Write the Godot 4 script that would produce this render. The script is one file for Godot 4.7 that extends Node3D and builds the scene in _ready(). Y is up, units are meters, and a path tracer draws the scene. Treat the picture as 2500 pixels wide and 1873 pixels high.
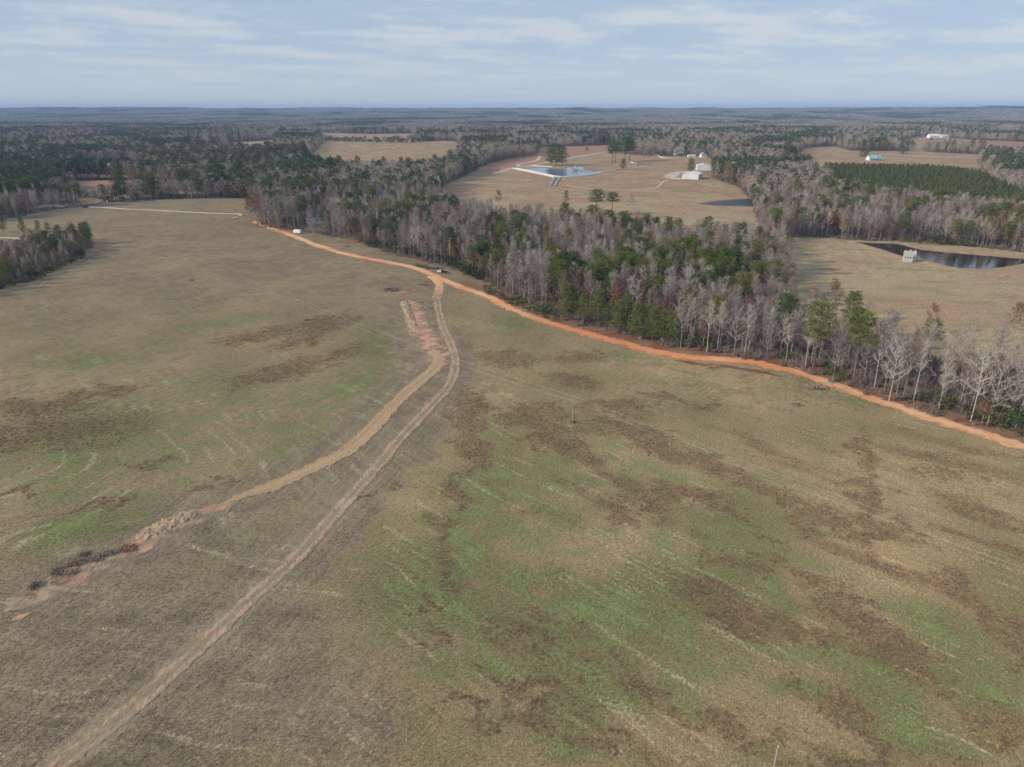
extends Node3D
# An aerial view over farmland. Ground plan coordinates are (x, d): metres to the right of the viewpoint and metres ahead of it; z = -d.

var n_far := FastNoiseLite.new()
var n_big := FastNoiseLite.new()
var n_mid := FastNoiseLite.new()
var n_fine := FastNoiseLite.new()
var n_row := FastNoiseLite.new()
var n_lump := FastNoiseLite.new()
var rng := RandomNumberGenerator.new()
var mats := {}

func _ready() -> void:
	# the camera of the drone
	var cam := Camera3D.new()
	cam.name = "camera"
	cam.position = Vector3(0, 90, 0)
	cam.rotation_degrees = Vector3(-21.1, 0, 0)
	cam.fov = 2.0 * rad_to_deg(atan(0.54))
	cam.near = 0.5
	cam.far = 40000.0
	add_child(cam)
	cam.current = true
	# sky and air
	noises()
	var we := WorldEnvironment.new()
	we.name = "environment"
	var env := Environment.new()
	env.background_mode = Environment.BG_SKY
	var sky := Sky.new()
	var pano := PanoramaSkyMaterial.new()
	pano.panorama = ImageTexture.create_from_image(sky_image())
	pano.filter = true
	sky.sky_material = pano
	env.sky = sky
	env.background_energy_multiplier = 1.0
	env.tonemap_mode = Environment.TONE_MAPPER_LINEAR
	env.tonemap_exposure = 1.28
	env.fog_enabled = true
	env.fog_density = 0.000065
	env.fog_light_color = Color(0.68, 0.82, 1.0)
	env.sdfgi_enabled = true
	env.ssao_enabled = true
	env.ssil_enabled = true
	we.environment = env
	add_child(we)
	# low winter sun through thin cloud, from the left
	var sun := DirectionalLight3D.new()
	sun.name = "sun"
	sun.light_color = Color(1.0, 0.93, 0.83)
	sun.light_energy = 1.1
	sun.light_angular_distance = 2.5
	sun.shadow_enabled = true
	add_child(sun)
	sun.look_at_from_position(Vector3(-0.88, 0.44, 0.18) * 100.0, Vector3.ZERO)
	# the land
	lay_out()
	build_ground()
	build_roads()
	build_water()
	# what stands on it
	build_kinds()
	build_woods()
	build_buildings()
	build_fences()
	build_singles()
	build_poles()
	build_vehicles()
	build_small()

func noises() -> void:
	var k := 100
	for n: FastNoiseLite in [n_far, n_big, n_mid, n_fine, n_row, n_lump]:
		n.seed = k
		k += 17
		n.noise_type = FastNoiseLite.TYPE_SIMPLEX
		n.fractal_type = FastNoiseLite.FRACTAL_FBM
		n.fractal_octaves = 3
	n_far.frequency = 1.0 / 900.0
	n_big.frequency = 1.0 / 70.0
	n_mid.frequency = 1.0 / 14.0
	n_fine.frequency = 1.0 / 0.9
	n_fine.fractal_octaves = 2
	n_row.frequency = 0.45
	n_row.fractal_octaves = 2
	n_lump.frequency = 1.0 / 1.3
	n_lump.fractal_octaves = 2

func sky_color(dir: Vector3) -> Color:
	var e := maxf(dir.y, 0.0)
	var az := atan2(dir.x, -dir.z)
	# thin high cloud seen on a sheet far overhead
	var far := 1.0 / (e + 0.035)
	var u := dir.x * far
	var w := dir.z * far
	var streak := n_far.get_noise_2d(u * 330.0 + 120.0 * w, w * 300.0)
	var wisps := n_mid.get_noise_2d(u * 14.0 + 5.0 * w, w * 16.0)
	var puffs := n_fine.get_noise_2d(u * 4.0, w * 4.5)
	var veil := smoothstep(-0.45, 0.75, streak + 0.5 * wisps + 0.25 * puffs)
	var blue := lin(0.335, 0.422, 0.532).lerp(lin(0.22, 0.33, 0.52), smoothstep(0.05, 0.5, e))
	var white := lin(0.465, 0.510, 0.550)
	var c := blue.lerp(white, clampf(veil * 0.9, 0.0, 0.9))
	c = c.lerp(lin(0.430, 0.487, 0.532), smoothstep(0.095, 0.0, e) * 0.92)
	return c * (1.0 + 0.10 * smoothstep(0.3, -0.9, sin(az)))

func sky_image() -> Image:
	var small := Image.create(768, 384, false, Image.FORMAT_RGBF)
	for y in 384:
		var el := PI * (0.5 - (y + 0.5) / 384.0)
		for x in 768:
			if el < 0.0:
				small.set_pixel(x, y, lin(0.16, 0.14, 0.11))
			else:
				small.set_pixel(x, y, sky_color(sky_dir((x + 0.5) / 768.0, el)))
	small.resize(4096, 2048, Image.INTERPOLATE_CUBIC)
	for y in range(900, 1024):   # the low sky, finer
		var el := PI * (0.5 - (y + 0.5) / 2048.0)
		for x in 4096: small.set_pixel(x, y, sky_color(sky_dir((x + 0.5) / 4096.0, el)))
	return small

func sky_dir(u: float, el: float) -> Vector3:
	var a := TAU * (u - 0.5)
	return Vector3(sin(a) * cos(el), sin(el), -cos(a) * cos(el))

func lay_out() -> void:
	cover.resize(GW * GH)
	# meadows, fields and yards
	fill(1, [-887, 525.1, -497.2, 591.3, -441.3, 634, -442, 695, -417.2, 741, -412.5, 769, -387.1, 786, -285.3, 794, -225.7, 645, -206.2, 586.4, -172, 572.2, -118.6, 529, -86.9, 483, -68.3, 462, -41.7, 435.5, -17.4, 399.4, 0.9, 350.9, 16.2, 326.3, 29.8, 306.1, 44.5, 292.1, 63, 275.5, 75.7, 266.1, 86.7, 259.9, 102.6, 249.4, 110.7, 239.5, 116.1, 229.1, 122.5, 218.9, 128, 211.8, 141.1, 198.8, 150, 188.3, 167.4, 162.7, 80.8, 60.6, -151.1, 60.6])
	fill(7, [-224.1, 149, -260.6, 293.4, -276.8, 376.9, -272.4, 393.6, -277, 427.2, -283.9, 466.7, -294.2, 502.3, -314.5, 533.1, -331.1, 523.1, -341.6, 502.3, -331.3, 476.4, -329.9, 455.8, -383.8, 414.2])
	fill(6, [-461.7, 702, -458.8, 723, -426.5, 757, -425.4, 794, -414.9, 812, -465.3, 870, -531.9, 880, -534.4, 830])
	fill(6, [-166, 571.8, -144.4, 565.6, -159.2, 627, -177.2, 627])
	fill(3, [-585.1, 936, -604, 993, -579.8, 1006, -519.4, 999, -434.5, 936, -377.3, 870, -352.2, 835, -395.5, 826, -476.3, 870, -506.4, 865])
	fill(3, [-791, 1340, -690, 1340, -574.8, 1191, -511.1, 1042, -619, 1042])
	fill(2, [-332, 1137, -493, 1914, -561.6, 2251, -389.3, 2285, -180.3, 2319, -130.4, 1989, -107.7, 1429, -125.4, 1137, -205.9, 1072, -277, 1087])
	fill(2, [-583.7, 2219, -747, 2993, -390.2, 2936, -275.4, 2219, -419.3, 2219])
	fill(2, [-630, 1594, -819, 2187, -773, 2429, -565.9, 1823, -540.8, 1594])
	fill(2, [-817, 2729, -1007, 3460, -947, 3621, -716, 2829])
	fill(2, [-76.4, 745, -86.5, 907, -41.6, 1305, -5.3, 1415, 52.4, 1561, 75.8, 1914, 286.6, 2069, 262.3, 1664, 304.7, 1561, 327.3, 1530, 411.5, 1561, 373.5, 1364, 282.1, 1034, 283, 907, 252.4, 765, 180.5, 506, 129.5, 506, 76.5, 527, 16.3, 574.5, -42.4, 622])
	fill(3, [-38.5, 1340, -5.4, 1456, 65.4, 1594, 58.7, 1429, 10.8, 1230, -37.2, 1056])
	fill(3, [81.8, 1914, 273.8, 2069, 238.4, 1780, 84.4, 1442, 58.2, 1415])
	fill(0, [244, 1823, 264.3, 1823, 324.3, 1664, 289.2, 1530, 241.7, 1628])
	fill(2, [202.4, 535.1, 226.4, 543.4, 254.2, 527, 297.8, 519.2, 324.6, 502.3, 346, 479.7, 380.5, 414.2, 202.7, 204.4, 189.4, 246.9, 169.1, 259.9, 146.9, 269.5, 132.9, 284.9, 130.6, 315.2, 143.2, 358.5, 174.8, 455.8])
	fill(2, [496.6, 1340, 660, 1664, 757, 1760, 911, 1720, 910, 1456, 616, 936, 527.8, 936, 404.4, 967])
	fill(4, [498.6, 1182, 649, 1146, 660, 1042, 564.9, 830, 534.8, 645, 440.5, 525.1, 442, 622, 418.9, 695, 365.8, 723, 346.2, 786])
	fill(2, [1048, 2069, 1299, 2467, 1557, 2829, 1642, 2682, 2226, 2592, 1241, 1429, 1063, 1545, 902, 1442, 896, 1701])
	fill(3, [1482, 2467, 2121, 2467, 1326, 1530, 1179, 1823])
	fill(0, [1048, 1914, 1134, 1823, 1004, 1594, 944, 1701])
	fill(2, [584.1, 1530, 728, 1867, 843, 1963, 805, 1780, 638, 1500])
	# what grows on the near meadow
	m_green.resize(MW * MH)
	m_weed.resize(MW * MH)
	m_dry.resize(MW * MH)
	m_side.resize(MW * MH)
	var way := pairs([-36.6, 358.5, -25.7, 280.4, -21.3, 251.9, -25.7, 219.7, -33.7, 190.8, -39.6, 165.2, -46, 142.8, -51, 118.8, -57.1, 98.2, -66.6, 77.5])
	for r in MH:
		for q in MW:
			var near := 1e9
			for k in way.size() - 1: near = minf(near, Vector2(q + MX, r + MD).distance_squared_to(Geometry2D.get_closest_point_to_segment(Vector2(q + MX, r + MD), way[k], way[k + 1])))
			m_side[r * MW + q] = sqrt(near)
	var weeds := [-138.6, 194.1, 22.1, 7.3, -7.2, 11.9,
		-83.2, 246.9, 15, 13, -3, 10,
		-82.4, 307.6, 10.4, 8.9, -2.8, 11.8,
		-88.3, 283.6, 9.1, 8.9, -2.1, 7.7,
		-66.5, 268.4, 7.7, 7, -1.8, 8.1,
		-107.8, 290.1, 12.7, 9.3, -2.7, 8,
		-152.3, 211.8, 13.6, 2.3, -4.7, 7.7,
		-142.5, 223.9, 10.9, 5.9, -2.8, 5.1,
		-98.1, 173.1, 7.6, 2.7, -1, 2.2,
		-122.5, 157.9, 5.8, 1.9, -1.2, 1.9,
		-100.2, 151.2, 8.1, 3.9, -0.8, 1.5,
		-76.4, 162.7, 5.1, 2.5, -0.6, 1.5,
		-1.1, 259.9, 10.8, 0, -0, 8.8,
		26, 262.7, 8.1, 0, 0.6, 6.7,
		22.9, 236.3, 8.8, -2.8, 0.6, 7.4,
		-13.4, 208.1, 5, 0, -1, 18.7,
		-10.5, 178.7, 3.9, 0, -0.6, 12.7,
		9.2, 202.6, 10, -2.1, 0.5, 12.1,
		11.2, 184.6, 7.2, -1.8, 0.3, 6.7,
		34.3, 211.8, 8.7, -2.3, 0.7, 5.4,
		50.1, 219.7, 7.1, -3.3, 0.8, 4.1,
		64.1, 211.1, 2.9, -1.5, 0.8, 3,
		31.2, 194.1, 11.9, -4.6, 1.1, 7.9,
		42.3, 180.1, 8.2, -4.7, 0.9, 4.7,
		57, 171.7, 7.2, -5.9, 1.1, 4,
		64.5, 160.3, 6.2, -6.2, 1.1, 3.4,
		72.2, 146.9, 5.6, -5.4, 1.4, 3.5,
		77.7, 137.1, 4.4, -4.1, 1.3, 2.8,
		44.7, 156.8, 8.3, -4.2, 0.9, 3.7,
		33.4, 152.3, 6.3, -3.1, 0.6, 3.5,
		24.3, 143.8, 5.1, -2.4, 0.4, 2.8,
		99.2, 180.1, 1, -3.5, 5.9, 12.8,
		89, 155.6, 1.7, -2.3, 5.6, 11.9,
		81.9, 137.1, 1.6, -1.1, 3.6, 7.5]
	m_weed = blob(weeds, m_weed, 1.0)
	m_weed = blob([-14.2, 157.9, 2.1, 0, -0.9, 11.7,
		-14.9, 139, 2.3, 0, -1, 11.5,
		-15.1, 125, 1.9, 0, -0.5, 4.8,
		-35.9, 157.9, 3.3, 1.4, -0.3, 1.9,
		46, 128.2, 5.9, -3.7, 0.9, 3,
		61, 123.4, 7.1, -4.1, 1.1, 2.8,
		55.2, 135.2, 4.9, -4, 0.8, 2.5,
		90.2, 139, 2.6, -3, 1.2, 2.3,
		114.8, 165.2, 5.9, -4.5, 1.3, 2.3,
		110.7, 144.9, 4.5, -3.3, 1.1, 1.8,
		89.9, 120.3, 3, -4.5, 1.9, 3.3,
		91.3, 109, 3.3, -4.4, 2, 3.1,
		90, 99.3, 1.8, -3.4, 2, 2.9,
		66.9, 113.1, 5.6, -3.6, 1.1, 2.5,
		54, 105.2, 6.5, -3, 1, 2.7,
		67.9, 105.9, 3, -2.7, 1.3, 2.7,
		68.8, 99.3, 2, -2.5, 1, 2,
		36.8, 118.8, 5, -2.7, 0.6, 2.4,
		43.6, 110.4, 4.5, -2.7, 0.6, 2.1], m_weed, 0.9)
	m_weed = blob([1.2, 105.2, 4.2, -1.2, 0, 3,
		8.3, 110.4, 5.2, -1.9, 0.1, 1.9,
		15, 99.3, 6.3, -2.3, 0.3, 2.7,
		21.4, 93.9, 5.1, -2.3, 0.3, 2.1,
		0.3, 92.9, 4.7, -1.4, 0, 2.3,
		-15.7, 104, 2.6, -0.5, -0.4, 3.6,
		-15.1, 114.5, 3.6, 0, -0.3, 2.5,
		-7.8, 87, 4.5, -1.3, -0.1, 1.9,
		3.9, 85.1, 5.1, -1.3, 0.1, 2.4,
		48.4, 90.8, 3.8, -4, 1.2, 3,
		52.8, 85.1, 2.8, -3.6, 1.4, 3.1,
		53.6, 79.1, 3, -2.5, 1.2, 2.5,
		27.7, 87, 3.9, -2.2, 0.5, 2.2,
		35.2, 82.5, 4.3, -2.3, 0.6, 2.1,
		68.3, 90.8, 2.7, -2, 0.9, 1.6,
		73.4, 84.2, 3.6, -2.3, 1.1, 1.8,
		12.3, 81.6, 4.1, -1.7, 0.2, 1.7], m_weed, 0.8)
	m_green = blob([-54.8, 280.4, 6.9, 0, -6.6, 38.1,
		-53, 232.6, 10, 7.2, -2.1, 10.8,
		-163.2, 251.9, 16.2, 5.2, -4.7, 8.3,
		-131.7, 311.3, 16.6, 6, -2.9, 7.6,
		-143.3, 211.8, 15.8, 3.8, -6.7, 11.5,
		-91.5, 184.6, 18.8, 6.1, -3.3, 7.9,
		-97.8, 142.8, 19, 4.8, -4.4, 8,
		-79.4, 204.4, 19.4, 7.2, -3.6, 10.8,
		-124.1, 228.2, 16.3, 6.1, -4.1, 8.7,
		-33.8, 146.9, 6.6, 0, -1.3, 7.1,
		-28.3, 162.7, 7.2, 0, -0.9, 6.4,
		-28.3, 190.8, 5.5, 0, -1, 7.7,
		-9.3, 142.8, 9.8, -2, -0.6, 12,
		2.3, 121.8, 10.4, -2.2, 0.1, 9.3,
		14.2, 153.4, 10.1, -2.7, 0.7, 8.9,
		35.3, 162.7, 6.8, -2.5, 0.6, 3.4,
		37, 137.1, 10.5, -4.5, 1.6, 7.5,
		21.8, 125, 11.2, -3.2, 1.1, 8.1,
		48.9, 121.8, 9.3, -3.7, 1.7, 5.6,
		36.3, 102.8, 10.9, -3.1, 1.6, 6], m_green, 0.62)
	m_green = blob([11.9, 111.7, 10.5, -2.7, 0.6, 6.8,
		-9.2, 107.8, 9.6, -1.3, -0.4, 6.4,
		-23, 113.1, 7.2, 0, -0.9, 5.5,
		-2.1, 96, 9.6, -1.7, -0.1, 5.4,
		16.7, 87.9, 10.1, -2.3, 0.6, 4.7,
		44.3, 99.3, 8.7, -3.4, 1.5, 4.5,
		58.4, 114.5, 8.7, -3.4, 1.4, 3.6,
		72.2, 125, 7, -3.9, 1.5, 3.2,
		78.9, 110.4, 8.3, -4.2, 2.6, 4.8,
		78.4, 94.9, 7.2, -3.8, 2.8, 4.7,
		60.6, 90.8, 7, -3, 2.1, 4.4,
		36.3, 86.1, 9.5, -2.6, 1.4, 4.6,
		10, 79.9, 8.2, -1.7, 0.3, 3.3,
		62.3, 79.9, 7.9, -2.2, 1.6, 3,
		42.3, 262.7, 10.5, -2.2, 1.1, 7.8,
		59.2, 232.6, 13.6, -4.5, 1.2, 5.4,
		-1.2, 307.6, 12.5, -3, -0, 10.4,
		-22.1, 307.6, 6.2, 0, -1.4, 22.3,
		73.3, 139, 3.7, -3.8, 1.1, 2.7,
		72.2, 165.2, 4.8, -3.5, 0.9, 2.5], m_green, 0.68)
	m_green = blob([31.2, 114.5, 36.5, -8.4, 7.4, 35.5,
		4.6, 139, 21, -5.7, 0.8, 31.4,
		47.2, 96, 29.5, -6.5, 7.2, 19.8,
		30.8, 173.1, 24.5, -5.4, 2.9, 19.2,
		-14.2, 114.5, 13.6, 0, -1.9, 20,
		-108.2, 173.1, 36.1, 10.9, -15.9, 30.6,
		-68.4, 211.8, 26.9, 11.5, -8.6, 31.1], m_green, 0.60)
	m_dry = along([-51.5, 340, -38.5, 280.4, -30.1, 246.9, -38.1, 219.7, -44, 194.1, -51.3, 173.1, -64, 157.9, -74.1, 142.8, -84, 126.6, -93.1, 114.5, -104.7, 97.1], m_dry, 12.0, 0.95)
	m_green = blob([31.2, 114.5, 36.5, -8.4, 7.4, 35.5,
		4.6, 139, 21, -5.7, 0.8, 31.4,
		47.2, 96, 29.5, -6.5, 7.2, 19.8,
		30.8, 173.1, 24.5, -5.4, 2.9, 19.2,
		-14.2, 114.5, 13.6, 0, -1.9, 20,
		-108.2, 173.1, 36.1, 10.9, -15.9, 30.6,
		-68.4, 211.8, 26.9, 11.5, -8.6, 31.1], m_green, 0.60)
	m_dry = along([-29.1, 293.4, -21.1, 251.9, -22.6, 211.8, -30.1, 184.6, -38.9, 155.6, -44, 135.2, -50, 115.9, -55.1, 99.3, -62.4, 85.1], m_dry, 8.0, 0.95)
	m_dry = blob([-64.3, 101.6, 31.6, 7.1, -9, 19.1,
		-62.4, 85.1, 29.7, 1.8, -5.2, 10,
		-37.1, 90.8, 15.1, -2, -3.6, 12,
		-44.6, 110.4, 7.9, 0, -2, 6.6,
		-54.7, 129.9, 6.8, 6.8, -2.8, 8.6,
		-29.6, 85.1, 12.1, -1.8, -1.8, 7.3], m_dry, 0.95)

# ---------------------------------------------------------------- mesh builder
class Mb:
	var v := PackedVector3Array()
	var c := PackedColorArray()
	var i := PackedInt32Array()
	func tri(a: Vector3, b: Vector3, d: Vector3, col: Color) -> void:
		var n := v.size()
		v.append(a); v.append(b); v.append(d)
		c.append(col); c.append(col); c.append(col)
		i.append(n); i.append(n + 1); i.append(n + 2)
	func quad(a: Vector3, b: Vector3, d: Vector3, e: Vector3, col: Color) -> void:
		var n := v.size()
		v.append(a); v.append(b); v.append(d); v.append(e)
		for k in 4: c.append(col)
		i.append(n); i.append(n + 1); i.append(n + 2); i.append(n); i.append(n + 2); i.append(n + 3)
	func tube(pts: Array, rad: Array, sides: int, col: Color) -> void:
		var base := v.size()
		for k in pts.size():
			var a: Vector3 = pts[maxi(k - 1, 0)]
			var b: Vector3 = pts[mini(k + 1, pts.size() - 1)]
			var dir := (b - a).normalized()
			var s := dir.cross(Vector3(0.31, 0.17, 0.93)).normalized()
			if absf(dir.dot(Vector3(0.31, 0.17, 0.93))) > 0.97: s = dir.cross(Vector3.RIGHT).normalized()
			var t := dir.cross(s)
			var at: Vector3 = pts[k]
			for j in sides:
				var w := TAU * j / sides
				v.append(at + (s * cos(w) + t * sin(w)) * float(rad[k]))
				c.append(col)
		for k in pts.size() - 1:
			for j in sides:
				var p := base + k * sides + j
				var q := base + k * sides + (j + 1) % sides
				i.append(p); i.append(p + sides); i.append(q); i.append(q); i.append(p + sides); i.append(q + sides)
		for e in [0, pts.size() - 1]:
			for j in range(1, sides - 1):
				var o: int = base + e * sides
				i.append(o); i.append(o + j + (1 if e == 0 else 0)); i.append(o + j + (0 if e == 0 else 1))
	func box(at: Vector3, size: Vector3, col: Color, yaw := 0.0, bevel := 0.0) -> void:
		var h := size * 0.5
		var bas := Basis(Vector3.UP, yaw)
		var levels := [[-h.y, 0.0], [h.y - bevel, 0.0], [h.y, bevel]] if bevel > 0.0 else [[-h.y, 0.0], [h.y, 0.0]]
		var rings := []
		for l in levels:
			var x: float = h.x - l[1]
			var z: float = h.z - l[1]
			rings.append([bas * Vector3(-x, l[0], -z) + at, bas * Vector3(x, l[0], -z) + at, bas * Vector3(x, l[0], z) + at, bas * Vector3(-x, l[0], z) + at])
		for k in rings.size() - 1:
			for j in 4:
				quad(rings[k][j], rings[k + 1][j], rings[k + 1][(j + 1) % 4], rings[k][(j + 1) % 4], col)
		var top: Array = rings[-1]
		quad(top[0], top[3], top[2], top[1], col)
		quad(rings[0][0], rings[0][1], rings[0][2], rings[0][3], col)
	func mesh() -> ArrayMesh:
		var a := []
		a.resize(Mesh.ARRAY_MAX)
		a[Mesh.ARRAY_VERTEX] = v
		a[Mesh.ARRAY_COLOR] = c
		a[Mesh.ARRAY_INDEX] = i
		var m := ArrayMesh.new()
		m.add_surface_from_arrays(Mesh.PRIMITIVE_TRIANGLES, a)
		return m

# ---------------------------------------------------------------- node helpers
func meta(o: Node, label := "", category := "", group := "", kind := "") -> Node:
	if label: o.set_meta("label", label)
	if category: o.set_meta("category", category)
	if group: o.set_meta("group", group)
	if kind: o.set_meta("kind", kind)
	return o

var used := {}
func numbered(called: String) -> String:
	var k: int = used.get(called, -1) + 1
	used[called] = k
	return called if k == 0 else "%s_%03d" % [called, k]

func part(called: String, m: Mesh, mat: Material, parent: Node) -> MeshInstance3D:
	var o := MeshInstance3D.new()
	o.mesh = m
	o.material_override = mat
	var k := 0
	var nm := called
	while parent.has_node(NodePath(nm)):
		k += 1
		nm = "%s_%03d" % [called, k]
	o.name = nm
	parent.add_child(o, true)
	return o

func single(called: String, m: Mesh, mat: Material) -> MeshInstance3D:
	var o := MeshInstance3D.new()
	o.mesh = m
	o.material_override = mat
	o.name = numbered(called)
	add_child(o, true)
	return o

func thing(called: String, at: Vector3, turn: float, label: String, category: String, group := "") -> Node3D:
	var o := Node3D.new()
	o.name = numbered(called)
	add_child(o, true)
	o.position = at
	o.rotation.y = turn
	meta(o, label, category, group)
	return o

func lin(r: float, g: float, b: float) -> Color: return Color(r, g, b)

func mat(tint := Color(1, 1, 1), rough := 0.9, key := "") -> StandardMaterial3D:
	var k := "%s %s %s" % [tint, rough, key]
	if mats.has(k): return mats[k]
	var m := StandardMaterial3D.new()
	m.vertex_color_use_as_albedo = true
	m.albedo_color = tint.linear_to_srgb()
	m.roughness = rough
	m.metallic_specular = 0.3
	mats[k] = m
	return m

func pairs(a: Array) -> PackedVector2Array:
	var p := PackedVector2Array()
	for k in range(0, a.size(), 2): p.append(Vector2(a[k], a[k + 1]))
	return p

# ---------------------------------------------------------------- the lie of the land
const CELL := 4.0
const GX := -1500.0
const GD := 160.0
const GW := 750
const GH := 780
var cover := PackedByteArray()   # 0 wood, 1 meadow, 2 dry hay field, 3 red clay field, 4 pine plantation, 5 water, 6 yard

func fill(c: int, a: Array) -> void:
	var p := pairs(a)
	var lo := 1e9
	var hi := -1e9
	for q in p:
		lo = minf(lo, q.y); hi = maxf(hi, q.y)
	for r in range(maxi(0, int((lo - GD) / CELL)), mini(GH - 1, int((hi - GD) / CELL) + 1) + 1):
		var d := GD + (r + 0.5) * CELL
		var xs := PackedFloat32Array()
		for k in p.size():
			var s := p[k]
			var e := p[(k + 1) % p.size()]
			if (s.y <= d) != (e.y <= d):
				xs.append(s.x + (d - s.y) / (e.y - s.y) * (e.x - s.x))
		xs.sort()
		for k in range(0, xs.size() - 1, 2):
			for q in range(maxi(0, int(ceil((xs[k] - GX) / CELL - 0.5))), mini(GW - 1, int(floor((xs[k + 1] - GX) / CELL - 0.5))) + 1):
				cover[r * GW + q] = c

func cover_at(x: float, d: float) -> int:
	if d < GD: return 1
	var q := int((x - GX) / CELL)
	var r := int((d - GD) / CELL)
	if q < 0 or q >= GW or r >= GH:
		if d > 3000.0 and d < 5200.0 and n_far.get_noise_2d(x * 0.5 + 900.0, d * 0.3) > 0.42: return 2
		return 0
	return cover[r * GW + q]

func hgt(x: float, d: float) -> float:
	var h := 0.0
	if d < 700.0:
		h = 0.9 * n_big.get_noise_2d(x * 0.55, d * 0.55) * smoothstep(700.0, 420.0, d) * (1.0 - smoothstep(340.0, 400.0, d) * smoothstep(110.0, 180.0, x))
	elif d > 1500.0:
		h = 11.0 * smoothstep(1500.0, 3600.0, d) * n_far.get_noise_2d(x * 0.8, d * 0.8)
		if d > 5500.0:
			var r := n_far.get_noise_2d(x * 0.16 + 300.0, d * 0.30 + 120.0)
			h += smoothstep(5500.0, 10500.0, d) * (66.0 + 46.0 * r) * (1.0 + 0.25 * smoothstep(1000.0, 7000.0, x))
	return h

func at(x: float, d: float, up := 0.0) -> Vector3:
	return Vector3(x, hgt(x, d) + up, -d)

# weights of what grows where on the near meadow, one metre a cell
const MX := -280.0
const MD := 66.0
const MW := 520
const MH := 420
var m_green := PackedFloat32Array()
var m_weed := PackedFloat32Array()
var m_dry := PackedFloat32Array()
var m_side := PackedFloat32Array()   # metres from the track

func blob(a: Array, into: PackedFloat32Array, strength: float) -> PackedFloat32Array:
	for k in range(0, a.size(), 6):
		var c := Vector2(a[k], a[k + 1])
		var t := Transform2D(Vector2(a[k + 2], a[k + 3]), Vector2(a[k + 4], a[k + 5]), Vector2.ZERO)
		var inv := t.affine_inverse()
		var ex := absf(a[k + 2]) + absf(a[k + 4])
		var ey := absf(a[k + 3]) + absf(a[k + 5])
		for r in range(maxi(0, int(c.y - 1.75 * ey - MD)), mini(MH, int(c.y + 1.75 * ey - MD) + 1)):
			for q in range(maxi(0, int(c.x - 1.75 * ex - MX)), mini(MW, int(c.x + 1.75 * ex - MX) + 1)):
				var l := (inv * (Vector2(q + MX, r + MD) - c)).length()
				var w := strength * smoothstep(1.7, 0.3, l)
				if w > 0.0: into[r * MW + q] = maxf(into[r * MW + q], w)
	return into

func along(a: Array, into: PackedFloat32Array, width: float, strength: float) -> PackedFloat32Array:
	var p := pairs(a)
	for k in p.size() - 1:
		var s := p[k]
		var e := p[k + 1]
		for r in range(maxi(0, int(minf(s.y, e.y) - width * 1.5 - MD)), mini(MH, int(maxf(s.y, e.y) + width * 1.5 - MD) + 1)):
			for q in range(maxi(0, int(minf(s.x, e.x) - width * 1.5 - MX)), mini(MW, int(maxf(s.x, e.x) + width * 1.5 - MX) + 1)):
				var g := Geometry2D.get_closest_point_to_segment(Vector2(q + MX, r + MD), s, e)
				var l := g.distance_to(Vector2(q + MX, r + MD)) / width
				into[r * MW + q] = maxf(into[r * MW + q], strength * smoothstep(1.4, 0.7, l))
	return into

func sample(m: PackedFloat32Array, x: float, d: float) -> float:
	var fx := x - MX
	var fd := d - MD
	if fx < 0.0 or fd < 0.0 or fx >= MW - 1 or fd >= MH - 1: return 0.0
	var q := int(fx)
	var r := int(fd)
	var u := fx - q
	var w := fd - r
	var o := r * MW + q
	return lerpf(lerpf(m[o], m[o + 1], u), lerpf(m[o + MW], m[o + MW + 1], u), w)

const TAN := Color(0.278, 0.215, 0.122)
const OLIVE := Color(0.176, 0.150, 0.076)
const MAUVE := Color(0.205, 0.164, 0.114)
const GREEN := Color(0.150, 0.156, 0.072)
const LUSH := Color(0.146, 0.172, 0.068)
const WEED := Color(0.112, 0.079, 0.049)
const RUST := Color(0.172, 0.104, 0.060)
const STRAW := Color(0.40, 0.33, 0.22)

func weediness(x: float, d: float) -> float:
	var b := n_mid.get_noise_2d(x, d)
	var w := sample(m_weed, x + 5.0 * b, d + 5.0 * n_mid.get_noise_2d(d + 70.0, x))
	return smoothstep(0.10, 0.95, w * (0.92 + 0.35 * n_mid.get_noise_2d(x * 2.1 + 40.0, d * 2.1)) + 0.18 * b + (0.17 + 1.0 * n_mid.get_noise_2d((x - d) * 0.16 + 20.0, (x + d) * 0.55)) * smoothstep(-25.0, 25.0, x) * smoothstep(240.0, 170.0, d) * 0.8 + (0.62 * n_fine.get_noise_2d(x * 0.7, d * 0.7) + 0.30 * n_mid.get_noise_2d(x * 4.0 + 33.0, d * 4.0)) * smoothstep(0.02, 0.3, w))

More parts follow.
